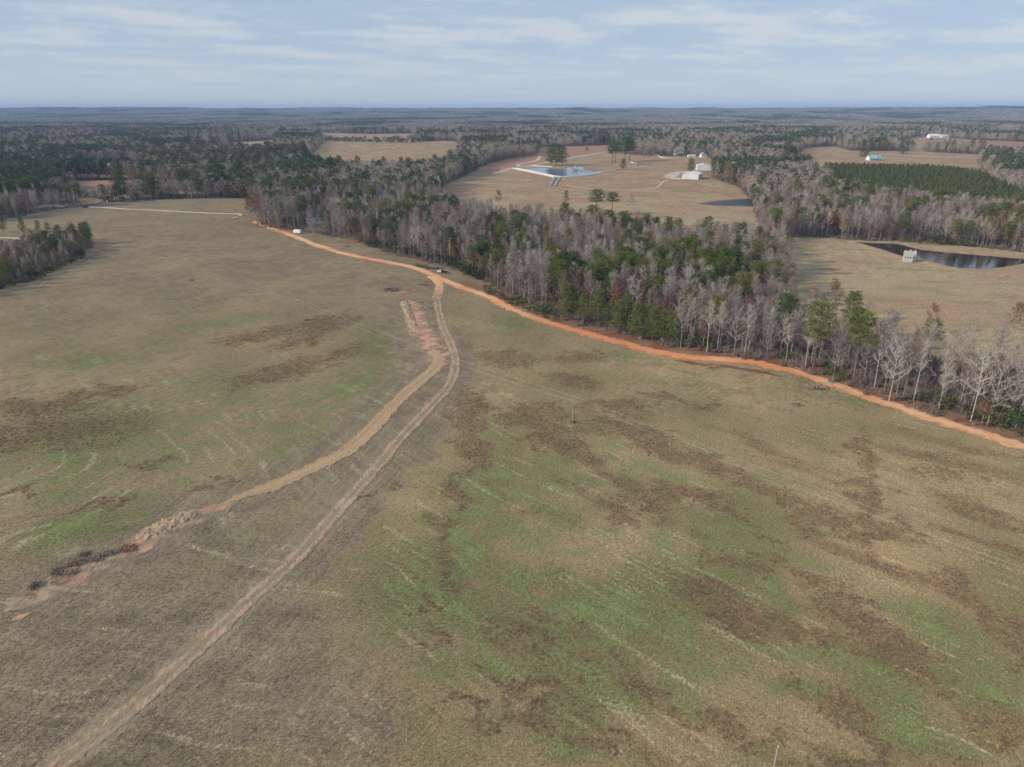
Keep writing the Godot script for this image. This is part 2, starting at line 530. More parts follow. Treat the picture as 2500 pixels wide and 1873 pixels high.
func meadow(x: float, d: float) -> Color:
	var big := n_big.get_noise_2d(x, d)
	var mid := n_mid.get_noise_2d(x, d)
	var fine := n_fine.get_noise_2d(x, d)
	var s := (x - d) * 0.7071
	var t := (d + x - 0.82 * minf(x + 30.0, 0.0) * smoothstep(185.0, 120.0, d)) * 0.7071 + 1.6 * n_mid.get_noise_2d(x * 0.3, d * 0.3 + 50.0)
	var row := n_row.get_noise_2d(s * 0.07, t * 0.9)
	var wx := x + 4.0 * mid
	var wd := d + 4.0 * n_mid.get_noise_2d(d + 70.0, x)
	var c := TAN.lerp(OLIVE, clampf(0.45 + 0.9 * big + 0.7 * mid + 0.35 * row + 0.3 * fine - 0.35 * smoothstep(10.0, 110.0, x + 0.25 * (d - 150.0)) + 0.25 * smoothstep(190.0, 90.0, d), 0.0, 1.0))
	c = c.lerp(MAUVE, 0.30 * smoothstep(-20.0, -70.0, x))
	var dry := sample(m_dry, wx, wd)
	c = c.lerp(MAUVE, clampf(dry * 0.95 + 0.25 * fine * dry, 0.0, 1.0))
	if d > 240.0: c = c.lerp(Color(0.205, 0.158, 0.112), clampf((0.6 + 0.5 * big + 0.3 * mid + 0.35 * row) * smoothstep(240.0, 400.0, d), 0.0, 0.9))
	var g := sample(m_green, wx, wd)
	g = clampf(g * (0.95 + 0.9 * mid + 0.5 * row + 0.8 * big) + 0.25 * big + 0.25 * mid - 0.06, 0.0, 1.0) * (1.0 - 0.8 * dry)
	c = c.lerp(GREEN, g)
	c = c.lerp(LUSH, clampf(g * 1.3 - 1.0 + 0.7 * n_mid.get_noise_2d(x * 1.4 + 9.0, d * 1.4), 0.0, 1.0))
	var w := weediness(x, d)
	c = c.lerp(WEED.lerp(RUST, clampf(0.4 + 1.2 * n_mid.get_noise_2d(x * 1.7 + 11.0, d * 1.7) + 0.9 * fine, 0.0, 1.0)), clampf(w * (0.72 + 1.3 * fine), 0.0, 0.95))
	# thin pale lines of cut straw, left along the mower's rows
	var pale := smoothstep(0.34, 0.62, n_row.get_noise_2d(s * 0.018 + 400.0, t * 1.15)) * smoothstep(-0.02, 0.28, n_big.get_noise_2d(x * 2.3 + 60.0, d * 2.3)) * (0.6 + 0.9 * fine) * smoothstep(330.0, 200.0, d)
	c = c.lerp(STRAW, clampf(pale * 0.5, 0.0, 0.55) * (1.0 - 0.6 * w))
	if dry > 0.05:   # wheel lines left beside the track
		c = c * (1.0 + 0.12 * dry * n_row.get_noise_2d(sample(m_side, x, d) * 1.1, s * 0.01))
	return c * (1.04 + 0.10 * smoothstep(230.0, 150.0, d) + 0.26 * fine + 0.14 * row + 0.22 * mid)

func earth(x: float, d: float) -> Color:
	match cover_at(x, d):
		1, 6: return meadow(x, d)
		2:
			var r := n_row.get_noise_2d(x * 0.05, d * 0.35)
			return lin(0.345, 0.270, 0.172).lerp(lin(0.315, 0.205, 0.135), clampf(smoothstep(560.0, 900.0, d) * 0.75 + 1.0 * n_big.get_noise_2d(x * 0.6, d * 0.9) + 0.4 * r, 0.0, 1.0)).lerp(lin(0.20, 0.205, 0.09), clampf(1.3 * n_mid.get_noise_2d(x * 0.25, d * 0.5) - 0.25, 0.0, 0.5)) * (1.0 + 0.25 * n_fine.get_noise_2d(x * 0.6, d * 0.6))
		3: return lin(0.34, 0.18, 0.122).lerp(lin(0.30, 0.195, 0.135), clampf(0.5 + n_big.get_noise_2d(x * 0.4, d), 0.0, 1.0))
		4: return lin(0.085, 0.058, 0.040)
	return lin(0.135, 0.100, 0.080) * (1.0 + 0.5 * n_mid.get_noise_2d(x, d) + 0.4 * n_fine.get_noise_2d(x, d))

func strip(d0: float, d1: float, half: float, dx: float, dd: float, lump: float, coarse: int) -> Array:
	var cols := int(ceil(half / (dx * 4.0))) * 8
	var rows := int(round((d1 - d0) / dd))
	var v := PackedVector3Array()
	var c := PackedColorArray()
	var ind := PackedInt32Array()
	v.resize((cols + 1) * (rows + 1))
	c.resize(v.size())
	ind.resize(cols * rows * 6)
	var x0 := -cols * 0.5 * dx
	var o := 0
	for r in rows + 1:
		var d := d0 + r * dd
		for q in cols + 1:
			var x := x0 + q * dx
			var h := hgt(x, d)
			if lump > 0.0: h += lump * (n_lump.get_noise_2d(x, d) + 0.8 * weed_lump(x, d)) * smoothstep(480.0, 300.0, d)
			v[o] = Vector3(x, h, -d)
			c[o] = earth(x, d)
			o += 1
	if coarse > 1:   # the last row meets a strip of wider cells
		o = rows * (cols + 1)
		for q in cols:
			var k := q % coarse
			if k:
				var a := o + q - k
				var b := mini(a + coarse, o + cols)
				v[o + q] = v[a].lerp(v[b], float(k) / coarse)
				c[o + q] = c[a].lerp(c[b], float(k) / coarse)
	o = 0
	for r in rows:
		for q in cols:
			var a := r * (cols + 1) + q
			var b := a + cols + 1
			ind[o] = a; ind[o + 1] = b; ind[o + 2] = b + 1; ind[o + 3] = a; ind[o + 4] = b + 1; ind[o + 5] = a + 1
			o += 6
	var out := []
	out.resize(Mesh.ARRAY_MAX)
	out[Mesh.ARRAY_VERTEX] = v
	out[Mesh.ARRAY_COLOR] = c
	out[Mesh.ARRAY_INDEX] = ind
	return out

func weed_lump(x: float, d: float) -> float:
	var w := sample(m_weed, x, d)
	return 0.0 if w < 0.2 else w * (0.5 + n_lump.get_noise_2d(x * 0.8 + 90.0, d * 0.8))

func build_ground() -> void:
	var plan := [   # from, to, half width, cell across, cell ahead, roughness, how many cells meet one of the next strip
		[64.0, 128.0, 130.0, 0.25, 0.25, 0.05, 2], [128.0, 208.0, 190.0, 0.5, 0.5, 0.065, 2], [208.0, 400.0, 320.0, 1.0, 1.0, 0.08, 2],
		[400.0, 800.0, 640.0, 2.0, 2.0, 0.05, 2], [800.0, 1600.0, 1240.0, 4.0, 5.0, 0.0, 2], [1600.0, 5600.0, 4160.0, 8.0, 20.0, 0.0, 0]]
	var surfaces := []
	surfaces.resize(plan.size())
	var job := WorkerThreadPool.add_group_task(func(k: int) -> void:
		var a: Array = plan[k]
		surfaces[k] = strip(a[0], a[1], a[2], a[3], a[4], a[5], a[6]), plan.size())
	WorkerThreadPool.wait_for_group_task_completion(job)
	var m := ArrayMesh.new()
	for s in surfaces: m.add_surface_from_arrays(Mesh.PRIMITIVE_TRIANGLES, s)
	m.add_surface_from_arrays(Mesh.PRIMITIVE_TRIANGLES, strip(-600.0, 64.0, 1400.0, 8.0, 8.0, 0.0, 0))
	meta(single("ground", m, ground_mat()), "", "", "", "structure")
	var h := ArrayMesh.new()
	h.add_surface_from_arrays(Mesh.PRIMITIVE_TRIANGLES, strip(5600.0, 17000.0, 13500.0, 60.0, 95.0, 0.0, 0))
	meta(single("hills", h, mat(Color(1, 1, 1), 1.0)), "wooded hills along the horizon", "", "", "structure")
	var b := Mb.new()   # the country to either side, out of sight
	for s in [-1.0, 1.0]:
		for k in 20:
			var d0: float = -600.0 + k * 300.0
			var x0: float = 130.0 + maxf(d0, 0.0) * 0.70
			b.quad(Vector3(s * x0, -2.5, -d0), Vector3(s * (x0 + 210.0), -2.5, -d0 - 300.0), Vector3(s * 6000.0, -2.5, -d0 - 300.0), Vector3(s * 6000.0, -2.5, -d0), lin(0.12, 0.10, 0.07))
	meta(single("terrain", b.mesh(), mat(Color(1, 1, 1), 1.0)), "", "", "", "structure")

func ground_mat() -> StandardMaterial3D:
	var m := StandardMaterial3D.new()
	m.vertex_color_use_as_albedo = true
	m.roughness = 1.0
	m.metallic_specular = 0.15
	var n := FastNoiseLite.new()
	n.seed = 71
	n.noise_type = FastNoiseLite.TYPE_SIMPLEX
	n.frequency = 0.055
	n.fractal_octaves = 5
	n.fractal_gain = 0.7
	var t := NoiseTexture2D.new()
	t.width = 1024
	t.height = 1024
	t.seamless = true
	t.noise = n
	var g := Gradient.new()
	g.set_color(0, Color(0.70, 0.70, 0.70))
	g.set_color(1, Color(1, 1, 1))
	g.offsets = PackedFloat32Array([0.15, 0.85])
	t.color_ramp = g
	m.albedo_texture = t
	m.albedo_color = Color(1.19, 1.19, 1.19)
	m.uv1_triplanar = true
	m.uv1_world_triplanar = true
	m.uv1_scale = Vector3(0.043, 0.043, 0.043)
	return m

# ---------------------------------------------------------------- roads
func smooth(a: Array, step: float) -> PackedVector2Array:
	var p := pairs(a)
	var out := PackedVector2Array()
	for k in p.size() - 1:
		var p0 := p[maxi(k - 1, 0)]
		var p3 := p[mini(k + 2, p.size() - 1)]
		var n := maxi(1, int(p[k].distance_to(p[k + 1]) / step))
		for j in n: out.append(p[k].cubic_interpolate(p[k + 1], p0, p3, float(j) / n))
	out.append(p[-1])
	return out

func ribbon(a: Array, width: float, step: float, across: int, up: float, jag: float, tone: Callable, taper := 0.0) -> ArrayMesh:
	var line := smooth(a, step)
	var b := Mb.new()
	for k in line.size():
		var p := line[k]
		var dir := (line[mini(k + 1, line.size() - 1)] - line[maxi(k - 1, 0)]).normalized()
		var nrm := Vector2(-dir.y, dir.x)
		var w := width * 0.5
		if taper > 0.0: w *= clampf(minf(k, line.size() - 1 - k) * step / taper, 0.12, 1.0)
		for j in across + 1:
			var s := -1.0 + 2.0 * j / across
			var edge := absf(s) > 0.99
			var o := w * s + jag * (0.9 * n_mid.get_noise_2d(p.x * 3.2 + 80.0 * signf(s), p.y * 3.2) + 0.7 * n_mid.get_noise_2d(p.x + 80.0 * signf(s), p.y)) * absf(s)
			var q := p + nrm * o
			var h := up + 0.035 * n_lump.get_noise_2d(q.x * 1.5, q.y * 1.5)
			b.v.append(at(q.x, q.y, -0.12 if edge else h))
			b.c.append(tone.call(q.x, q.y, s, float(k) / line.size()))
	for k in line.size() - 1:
		for j in across:
			var e := k * (across + 1) + j
			var f := e + across + 1
			for x in [e, f, f + 1, e, f + 1, e + 1]: b.i.append(x)
	return b.mesh()

func build_roads() -> void:
	var ochre := lin(0.70, 0.425, 0.240)
	var clay := lin(0.64, 0.265, 0.120)
	var red := func(x: float, d: float, s: float, _t: float) -> Color:
		var c := ochre.lerp(clay, clampf(0.30 + 0.9 * n_big.get_noise_2d(x * 1.6 + 31.0, d * 1.6) + 0.35 * smoothstep(0.3, 1.0, absf(s)) + 0.25 * n_mid.get_noise_2d(x * 2.0, d * 2.0) + 0.5 * smoothstep(40.0, 20.0, absf(d - 270.0)), 0.0, 1.0))
		c = c.lerp(lin(0.24, 0.135, 0.08), smoothstep(0.70, 0.95, absf(s) + 0.5 * n_fine.get_noise_2d(x, d) + 0.4 * n_mid.get_noise_2d(x * 2.5, d * 2.5)) * 0.85)
		return c * (1.0 - 0.16 * smoothstep(0.14, 0.0, absf(absf(s) - 0.38)) + 0.14 * n_row.get_noise_2d(s * 6.0, (x - d) * 0.02) + 0.20 * n_fine.get_noise_2d(x, d))
	var way := [-222.2, 622, -202.1, 591.3, -174.7, 556.3, -131.3, 496.9, -105.8, 468.3, -74.1, 441.1, -57.9, 427.2, -38.3, 397.1, -26.7, 379, -10.9, 353.7, 0.9, 330.5, 15.5, 309.8, 29, 296.2, 43.3, 282.9, 58, 268.9, 70.7, 260.5, 84.1, 257.2, 93.4, 253, 104, 243.9, 112.8, 232.6, 122.5, 218.9, 130.4, 205.1, 137.9, 193.4, 145.5, 181.6, 152.7, 170.4]
	meta(single("dirt_road", ribbon(way, 6.6, 1.0, 18, 0.09, 1.1, red), mat()), "orange red dirt road curving along the edge of the wood", "", "", "structure")
	var bank := func(x: float, d: float, _s: float, _t: float) -> Color:
		return lin(0.20, 0.088, 0.050).lerp(lin(0.24, 0.16, 0.105), clampf(0.4 + 1.3 * n_mid.get_noise_2d(x, d) + 0.8 * n_fine.get_noise_2d(x, d), 0.0, 1.0))
	var verge := [-25.1, 394.7, -11.3, 370.6, 0.9, 344.4, 16.1, 323.1, 29.8, 305.4, 44.4, 291.4, 59.6, 277.3, 72.6, 268.4, 86, 263.8, 95.7, 259.9, 107, 251.9, 116.4, 241, 126.3, 226.9, 134, 211.8, 141.3, 199.1, 149.6, 187.6, 156.7, 175.8]
	meta(single("road_verge", ribbon(verge, 11.0, 1.5, 10, 0.05, 2.0, bank), mat()), "bare reddish verge between the dirt road and the wood", "", "", "structure")
	var ditch := [62.9, 259.8, 67.8, 256.2, 73.9, 252.7, 80.2, 250, 86.1, 246.6, 91.8, 243.3, 96.8, 238.2]
	meta(single("road_ditch", ribbon(ditch, 3.6, 1.0, 6, 0.06, 1.2, func(x: float, d: float, _s: float, _t: float) -> Color: return lin(0.20, 0.075, 0.040).lerp(lin(0.16, 0.10, 0.06), clampf(0.5 + 1.6 * n_mid.get_noise_2d(x * 2.0, d * 2.0), 0.0, 1.0)), 6.0), mat()), "red clay ditch at the lower edge of the dirt road", "", "", "structure")
	var turn := func(x: float, d: float, _s: float, t: float) -> Color: return ochre.lerp(clay, 0.15).lerp(meadow(x, d), clampf(t * 1.5 - 0.35 + 0.9 * n_fine.get_noise_2d(x, d), 0.0, 1.0))
	meta(single("road_turnout", ribbon([-47.2, 406.7, -42.8, 397.1, -40.1, 387.9, -38.9, 370.6, -38, 349], 5.4, 0.7, 8, 0.13, 0.8, turn), mat()), "clay turn-off from the dirt road onto the farm track", "", "", "structure")
	var rut := func(x: float, d: float, s: float, t: float) -> Color:
		var on := smoothstep(0.24, 0.08, absf(absf(s) - 0.50))
		var c := lin(0.28, 0.21, 0.135).lerp(lin(0.45, 0.335, 0.22), clampf(on * (0.70 + 1.6 * n_fine.get_noise_2d(x * 0.7, d * 0.7)) + 0.9 * n_mid.get_noise_2d(x * 1.5, d * 1.5), 0.0, 1.0))
		c = c.lerp(lin(0.50, 0.29, 0.18), on * smoothstep(0.33, 0.6, n_mid.get_noise_2d(x * 0.9 + 77.0, d * 0.9)))
		return c.lerp(meadow(x, d), clampf(smoothstep(0.75, 1.0, absf(s)) + 0.45 * smoothstep(0.30, 0.0, absf(s)) + 0.5 * n_fine.get_noise_2d(x * 1.1, d * 1.1) + 0.3 * smoothstep(0.85, 1.0, t), 0.0, 1.0)) * (1.0 + 0.25 * n_fine.get_noise_2d(x * 1.6, d * 1.6))
	var track := [-38.5, 366.5, -37.1, 344.4, -31.4, 307.6, -25.7, 280.4, -21.7, 257.2, -21.6, 232.6, -26.1, 211.8, -31.4, 193.4, -37.6, 167.3, -43.7, 142.4, -47.7, 126.6, -52.6, 112.8, -57.1, 98.2, -62.4, 85.1, -66.6, 77.5, -69, 70.8]
	meta(single("farm_track", ribbon(track, 4.2, 0.5, 22, 0.07, 0.5, rut), mat()), "pale two-rut farm track running down the meadow", "", "", "structure")
	var sand := func(x: float, d: float, s: float, t: float) -> Color:
		var c := lin(0.43, 0.305, 0.175).lerp(lin(0.36, 0.25, 0.145), clampf(0.5 + 2.2 * n_row.get_noise_2d(s * 9.0, t * 3.0), 0.0, 1.0))
		return c.lerp(lin(0.17, 0.12, 0.085), smoothstep(0.80, 1.0, absf(s) + 0.35 * n_fine.get_noise_2d(x, d))) * (1.0 + 0.2 * n_fine.get_noise_2d(x * 1.2, d * 1.2))
	var graded := [-32.2, 273.1, -29.6, 263.8, -28.2, 253, -31.6, 237.2, -35.5, 223.9, -40.1, 204.4, -43.3, 190.8, -47.6, 179.2, -53.4, 171.5, -60.8, 162.7, -66.2, 157.5, -70.3, 152.9, -72.6, 149.4]
	meta(single("graded_path", ribbon(graded, 6.0, 0.6, 16, 0.10, 0.6, sand, 14.0), mat()), "smooth tan strip of graded earth curving beside the track", "", "", "structure")
	var pink := func(x: float, d: float, s: float, _t: float) -> Color:
		return lin(0.50, 0.285, 0.19).lerp(lin(0.27, 0.17, 0.11), clampf(0.20 + 1.5 * n_mid.get_noise_2d(x * 1.6, d * 1.6) + 0.9 * n_fine.get_noise_2d(x, d), 0.0, 1.0)).lerp(meadow(x, d), smoothstep(0.35, 0.75, absf(s) + 0.9 * n_mid.get_noise_2d(x * 2.2 + 30.0, d * 2.2) + 0.3 * n_fine.get_noise_2d(x, d)))
	meta(single("eroded_gully", ribbon([-51.8, 349, -48.8, 336.4, -43.8, 315.2, -40.2, 299, -36.1, 288.1, -32.1, 275.5, -28.7, 260.5, -26.9, 248.9], 11.0, 0.6, 26, 0.09, 0.6, pink, 6.0), mat()), "pink red clay washed bare above the graded strip", "", "", "structure")
	meta(single("red_scar", ribbon([-41.9, 379.6, -44.6, 377.7, -49.5, 373.1, -54.3, 368.6, -57.9, 363.5, -58.1, 355], 4.0, 0.7, 8, 0.08, 1.4, func(x: float, d: float, s: float, _t: float) -> Color: return lin(0.50, 0.20, 0.10).lerp(lin(0.17, 0.125, 0.095), clampf(0.3 + 1.6 * n_mid.get_noise_2d(x * 2.0, d * 2.0) + 0.8 * absf(s), 0.0, 1.0)), 6.0), mat()), "red clay scar beside the brush piles near the turn-off", "", "", "structure")
	var mat_tone := func(x: float, d: float, _s: float, _t: float) -> Color: return lin(0.42, 0.315, 0.195).lerp(lin(0.25, 0.175, 0.115), clampf(0.35 + 1.3 * n_fine.get_noise_2d(x * 0.8, d * 0.8) + 0.8 * n_mid.get_noise_2d(x * 2.0, d * 2.0), 0.0, 1.0))
	meta(single("straw_bank", heap([-53.9, 347.2, -50.1, 329.6, -46, 313.6, -43.6, 301.8], 5.0, 0.9, mat_tone), mat()), "lumpy tan bank of straw and earth at the gully", "", "", "structure")
	var grey := func(x: float, d: float, _s: float, _t: float) -> Color: return lin(0.275, 0.210, 0.155).lerp(lin(0.15, 0.115, 0.088), clampf(0.5 + 2.0 * n_fine.get_noise_2d(x, d), 0.0, 1.0))
	var scar := func(x: float, d: float, s: float, _t: float) -> Color:
		var c := lin(0.40, 0.295, 0.19).lerp(lin(0.42, 0.24, 0.16), clampf(0.4 + 1.6 * n_mid.get_noise_2d(x * 1.3 + 15.0, d * 1.3), 0.0, 1.0)).lerp(lin(0.17, 0.125, 0.09), clampf(0.25 + 1.5 * n_mid.get_noise_2d(x * 1.8, d * 1.8) + 0.9 * n_fine.get_noise_2d(x, d), 0.0, 1.0))
		return c.lerp(meadow(x, d), smoothstep(0.25, 0.7, absf(s) + 0.8 * n_mid.get_noise_2d(x * 2.0 + 60.0, d * 2.0) + 0.3 * n_fine.get_noise_2d(x, d)))
	meta(single("washed_strip", ribbon([-67.5, 154.7, -70.2, 151.2, -74.4, 146.3, -77.9, 141.7, -81.1, 137.1, -83.6, 131.7, -87.7, 126.3, -91.2, 120.6, -94.7, 115.6, -97.4, 110.1], 8.0, 0.5, 22, 0.07, 0.7, scar, 6.0), mat()), "ragged tan and pink washed-out ditch continuing the graded strip", "", "", "structure")
	meta(single("earth_bank", heap([-74.4, 148.4, -77.4, 145.6, -80.2, 142.2, -82.3, 138.8, -84.3, 134.8], 6.0, 0.8, mat_tone), mat()), "crumbled tan earth bank at the lower end of the graded strip", "", "", "structure")
	meta(single("clay_wash", ribbon([-78.4, 137.5, -80.9, 134.6, -82.8, 131.7, -84.9, 128.5], 6.5, 0.5, 20, 0.09, 0.5, pink, 4.0), mat()), "pink clay patch below the crumbled bank", "", "", "structure")
	meta(single("swale", ribbon([-74, 145.9, -78.8, 136.1, -83.3, 128.5, -88.1, 122.9, -92.8, 118.1, -96.1, 113.5, -99.4, 109.5], 8.5, 0.7, 14, 0.05, 1.6, func(x: float, d: float, s: float, _t: float) -> Color: return grey.call(x, d, s, 0.0).lerp(meadow(x, d), clampf(smoothstep(0.3, 1.0, absf(s)) + 0.5 * n_mid.get_noise_2d(x, d), 0.0, 1.0)), 8.0), mat()), "grey weedy swale running down to the left edge", "", "", "structure")
	meta(single("straw_heap", heap([-92.5, 121.7, -93.5, 120, -94.8, 118.4], 3.4, 0.7, func(x: float, d: float, _s: float, _t: float) -> Color: return lin(0.33, 0.245, 0.175).lerp(lin(0.15, 0.11, 0.085), clampf(0.4 + 2.2 * n_fine.get_noise_2d(x, d), 0.0, 1.0))), mat()), "pale lumpy heap at the lower left of the swale", "", "", "structure")
	meta(single("clay_spot", ribbon([-93.8, 107.8, -93.2, 109, -92.3, 109.9, -91.5, 110.6], 2.6, 0.3, 12, 0.10, 0.3, pink, 2.0), mat()), "small pink clay spot at the left edge", "", "", "structure")
	meta(single("clay_spot", ribbon([-87.5, 113.5, -86.8, 114.1, -86.1, 114.9], 1.4, 0.3, 10, 0.11, 0.2, pink, 1.0), mat()), "thin pink clay streak below the swale", "", "", "structure")
	# the public road and drives on the left
	var tar := func(x: float, d: float, s: float, _t: float) -> Color: return lin(0.20, 0.197, 0.195) * (1.0 + 0.15 * n_fine.get_noise_2d(x, d) + 0.12 * smoothstep(0.2, 0.0, absf(absf(s) - 0.45)))
	meta(single("asphalt_road", ribbon([-440.1, 597.6, -441.8, 618, -440.3, 630, -442.2, 655, -440.3, 678, -435.7, 698, -428.2, 710, -420.9, 718, -414.6, 733, -409.5, 746, -402.4, 752, -387.1, 763, -364.2, 781], 8.5, 3.0, 6, 0.15, 0.0, tar), mat()), "grey asphalt country road on the far left", "", "", "structure")
	var gravel := func(x: float, d: float, _s: float, _t: float) -> Color: return lin(0.50, 0.425, 0.345) * (1.0 + 0.2 * n_fine.get_noise_2d(x, d))
	meta(single("gravel_drive", ribbon([-416.4, 715, -400.6, 715, -377.1, 704, -356.4, 699, -335.3, 692, -307.5, 682, -281.2, 674, -262.4, 670, -249.8, 670], 5.6, 3.0, 6, 0.12, 0.7, gravel), mat()), "pale gravel drive crossing the far meadow to the grove", "", "", "structure")
	meta(single("gravel_drive", ribbon([-391.5, 534.3, -384.4, 536.9, -377.4, 536.4, -369, 533.7, -359.8, 531.1], 4.5, 2.0, 6, 0.12, 0.4, gravel), mat()), "pale gravel drive behind the trees at the left edge", "", "", "structure")
	meta(single("concrete_drive", ribbon([-473, 728, -466.4, 730, -455.8, 727, -445, 723], 6.0, 2.0, 6, 0.12, 0.2, gravel), mat()), "pale drive before the low house on the left", "", "", "structure")
	# drives and tracks of the pond estate
	var cem := func(x: float, d: float, _s: float, _t: float) -> Color: return lin(0.50, 0.47, 0.42) * (1.0 + 0.1 * n_fine.get_noise_2d(x, d))
	meta(single("estate_drive", ribbon([215.9, 1697, 175, 1616, 135, 1525, 107.4, 1463, 80.5, 1399, 60.6, 1351, 51, 1326, 37.2, 1287, 26.1, 1246, 12, 1233, 0.2, 1216, -9.3, 1177, -19.9, 1137, -30.1, 1110], 7.0, 4.0, 4, 0.15, 0.0, cem), mat()), "pale drive winding past the blue pond", "", "", "structure")
	meta(single("estate_drive", ribbon([57.5, 1539, 53.7, 1472, 47.7, 1419, 37.6, 1377, 28.1, 1346, 13.8, 1311, 9.3, 1294, 11.4, 1273, 16.2, 1253], 7.0, 4.0, 4, 0.18, 0.0, cem), mat()), "pale side drive behind the blue pond", "", "", "structure")
	meta(single("dam_path", ribbon([50.9, 923, 55.7, 971, 61.3, 1027, 61, 1052, 56.8, 1067, 41.1, 1110, 19.8, 1165, 5, 1206], 8.0, 3.0, 6, 0.12, 0.0, tar), mat()), "dark paved path along the pond dam", "", "", "structure")
	var pale := func(x: float, d: float, s: float, t: float) -> Color: return lin(0.47, 0.375, 0.27).lerp(earth(x, d), smoothstep(0.5, 1.0, absf(s)) * 0.6)
	meta(single("field_track", ribbon([216.6, 1010, 207.5, 998, 196.3, 964, 185.8, 926, 175.9, 900, 161.7, 883, 152.1, 877, 138, 879, 121.1, 883, 101.7, 891, 83, 911, 69.6, 932], 4.5, 4.0, 6, 0.12, 0.6, pale), mat()), "faint pale track curving to the white barns", "", "", "structure")
	var rubble := func(x: float, d: float, _s: float, _t: float) -> Color: return lin(0.42, 0.31, 0.26).lerp(lin(0.62, 0.56, 0.50), clampf(2.5 * n_fine.get_noise_2d(x * 0.5, d * 0.5), 0.0, 1.0))
	meta(single("barn_yard", ribbon([274.3, 1158, 258.3, 1136, 242.2, 1106, 226.9, 1057, 228, 1026, 234.1, 1012], 22.0, 4.0, 8, 0.10, 5.0, rubble, 15.0), mat()), "pale rubble yard beside the white barns", "", "", "structure")
	meta(single("clay_patch", ribbon([224.8, 894, 229.4, 891, 235.2, 891, 239.6, 886], 14.0, 2.0, 8, 0.10, 4.0, func(x: float, d: float, _s: float, _t: float) -> Color: return lin(0.52, 0.20, 0.09).lerp(lin(0.36, 0.22, 0.12), clampf(0.4 + 2.0 * n_fine.get_noise_2d(x * 0.6, d * 0.6), 0.0, 1.0)), 12.0), mat()), "orange clay patch below the white barns", "", "", "structure")
	meta(single("clay_track", ribbon([174.7, 890, 174.6, 823, 168.7, 744, 168.1, 687, 175.1, 646, 180, 623], 16.0, 3.0, 12, 0.09, 5.0, func(x: float, d: float, s: float, _t: float) -> Color: return lin(0.37, 0.235, 0.155).lerp(earth(x, d), clampf(0.25 + 1.5 * n_row.get_noise_2d(s * 5.0, x * 0.02) + smoothstep(0.6, 1.0, absf(s)), 0.0, 1.0)), 20.0), mat()), "reddish wheel-worn band across the hay field", "", "", "structure")
	meta(single("green_patch", ribbon([194.8, 883, 202.4, 883, 206.9, 877, 211.4, 869], 26.0, 3.0, 8, 0.09, 6.0, func(x: float, d: float, s: float, _t: float) -> Color: return lin(0.17, 0.23, 0.085).lerp(earth(x, d), clampf(smoothstep(0.2, 1.0, absf(s)) + n_fine.get_noise_2d(x * 0.5, d * 0.5), 0.0, 1.0)), 20.0), mat()), "small green patch of grass below the white barns", "", "", "structure")
	meta(single("country_road", ribbon([791, 1611, 822, 1583, 848, 1540, 879, 1509, 911, 1484, 947, 1472, 1020, 1484], 9.0, 8.0, 4, 0.2, 0.0, gravel), mat()), "pale road behind the pine plantation", "", "", "structure")
	meta(single("dirt_path", ribbon([-114.7, 507, -114.1, 517.3, -113.5, 527.9, -111.9, 536.2], 3.5, 1.5, 6, 0.1, 0.6, func(x: float, d: float, _s: float, _t: float) -> Color: return lin(0.36, 0.17, 0.095) * (1.0 + 0.3 * n_fine.get_noise_2d(x, d))), mat()), "red dirt path leading into the wood past the yard", "", "", "structure")

func heap(a: Array, width: float, high: float, tone: Callable) -> ArrayMesh:
	var line := smooth(a, 0.5)
	var b := Mb.new()
	var across := 14
	for k in line.size():
		var p := line[k]
		var dir := (line[mini(k + 1, line.size() - 1)] - line[maxi(k - 1, 0)]).normalized()
		var nrm := Vector2(-dir.y, dir.x)
		var e := clampf(minf(k, line.size() - 1 - k) * 0.5 / 3.0, 0.0, 1.0)
		for j in across + 1:
			var s := -1.0 + 2.0 * j / across
			var q := p + nrm * s * width * 0.5 * (0.5 + 0.5 * e) * (1.0 + 0.4 * n_fine.get_noise_2d(p.x + s * 30.0, p.y))
			var h := high * e * (1.0 - s * s) * (0.65 + 0.35 * n_lump.get_noise_2d(q.x * 0.5, q.y * 0.5)) - 0.1 * absf(s)
			b.v.append(at(q.x, q.y, h))
			b.c.append(tone.call(q.x, q.y, s, 0.0))
	for k in line.size() - 1:
		for j in across:
			var e := k * (across + 1) + j
			var f := e + across + 1
			for x in [e, f, f + 1, e, f + 1, e + 1]: b.i.append(x)
	return b.mesh()
# ---------------------------------------------------------------- trees
func rr(a: float, b: float) -> float: return rng.randf_range(a, b)

func any_dir() -> Vector3:
	var y := rr(-1.0, 1.0)
	var w := rr(0.0, TAU)
	var r := sqrt(1.0 - y * y)
	return Vector3(r * cos(w), y, r * sin(w))

func sliver(b: Mb, p: Vector3, q: Vector3, w: float, col: Color) -> void:
	var s := (q - p).cross(any_dir()).normalized() * w * 0.5
	b.tri(p - s, q, p + s, col)

func clump(b: Mb, at_: Vector3, r: float, n: int, size: float, col: Color, flat := 0.65) -> void:
	for k in n:
		var u := any_dir()
		var p := at_ + Vector3(u.x, u.y * flat, u.z) * r * sqrt(rr(0.15, 1.0))
		var long := (u + Vector3(0, 0.5, 0) + any_dir() * 0.6).normalized() * size * rr(0.6, 1.2)
		var side := long.cross(any_dir()).normalized() * size * rr(0.20, 0.36)
		b.tri(p - side, p + long, p + side, col * rr(0.78, 1.25))

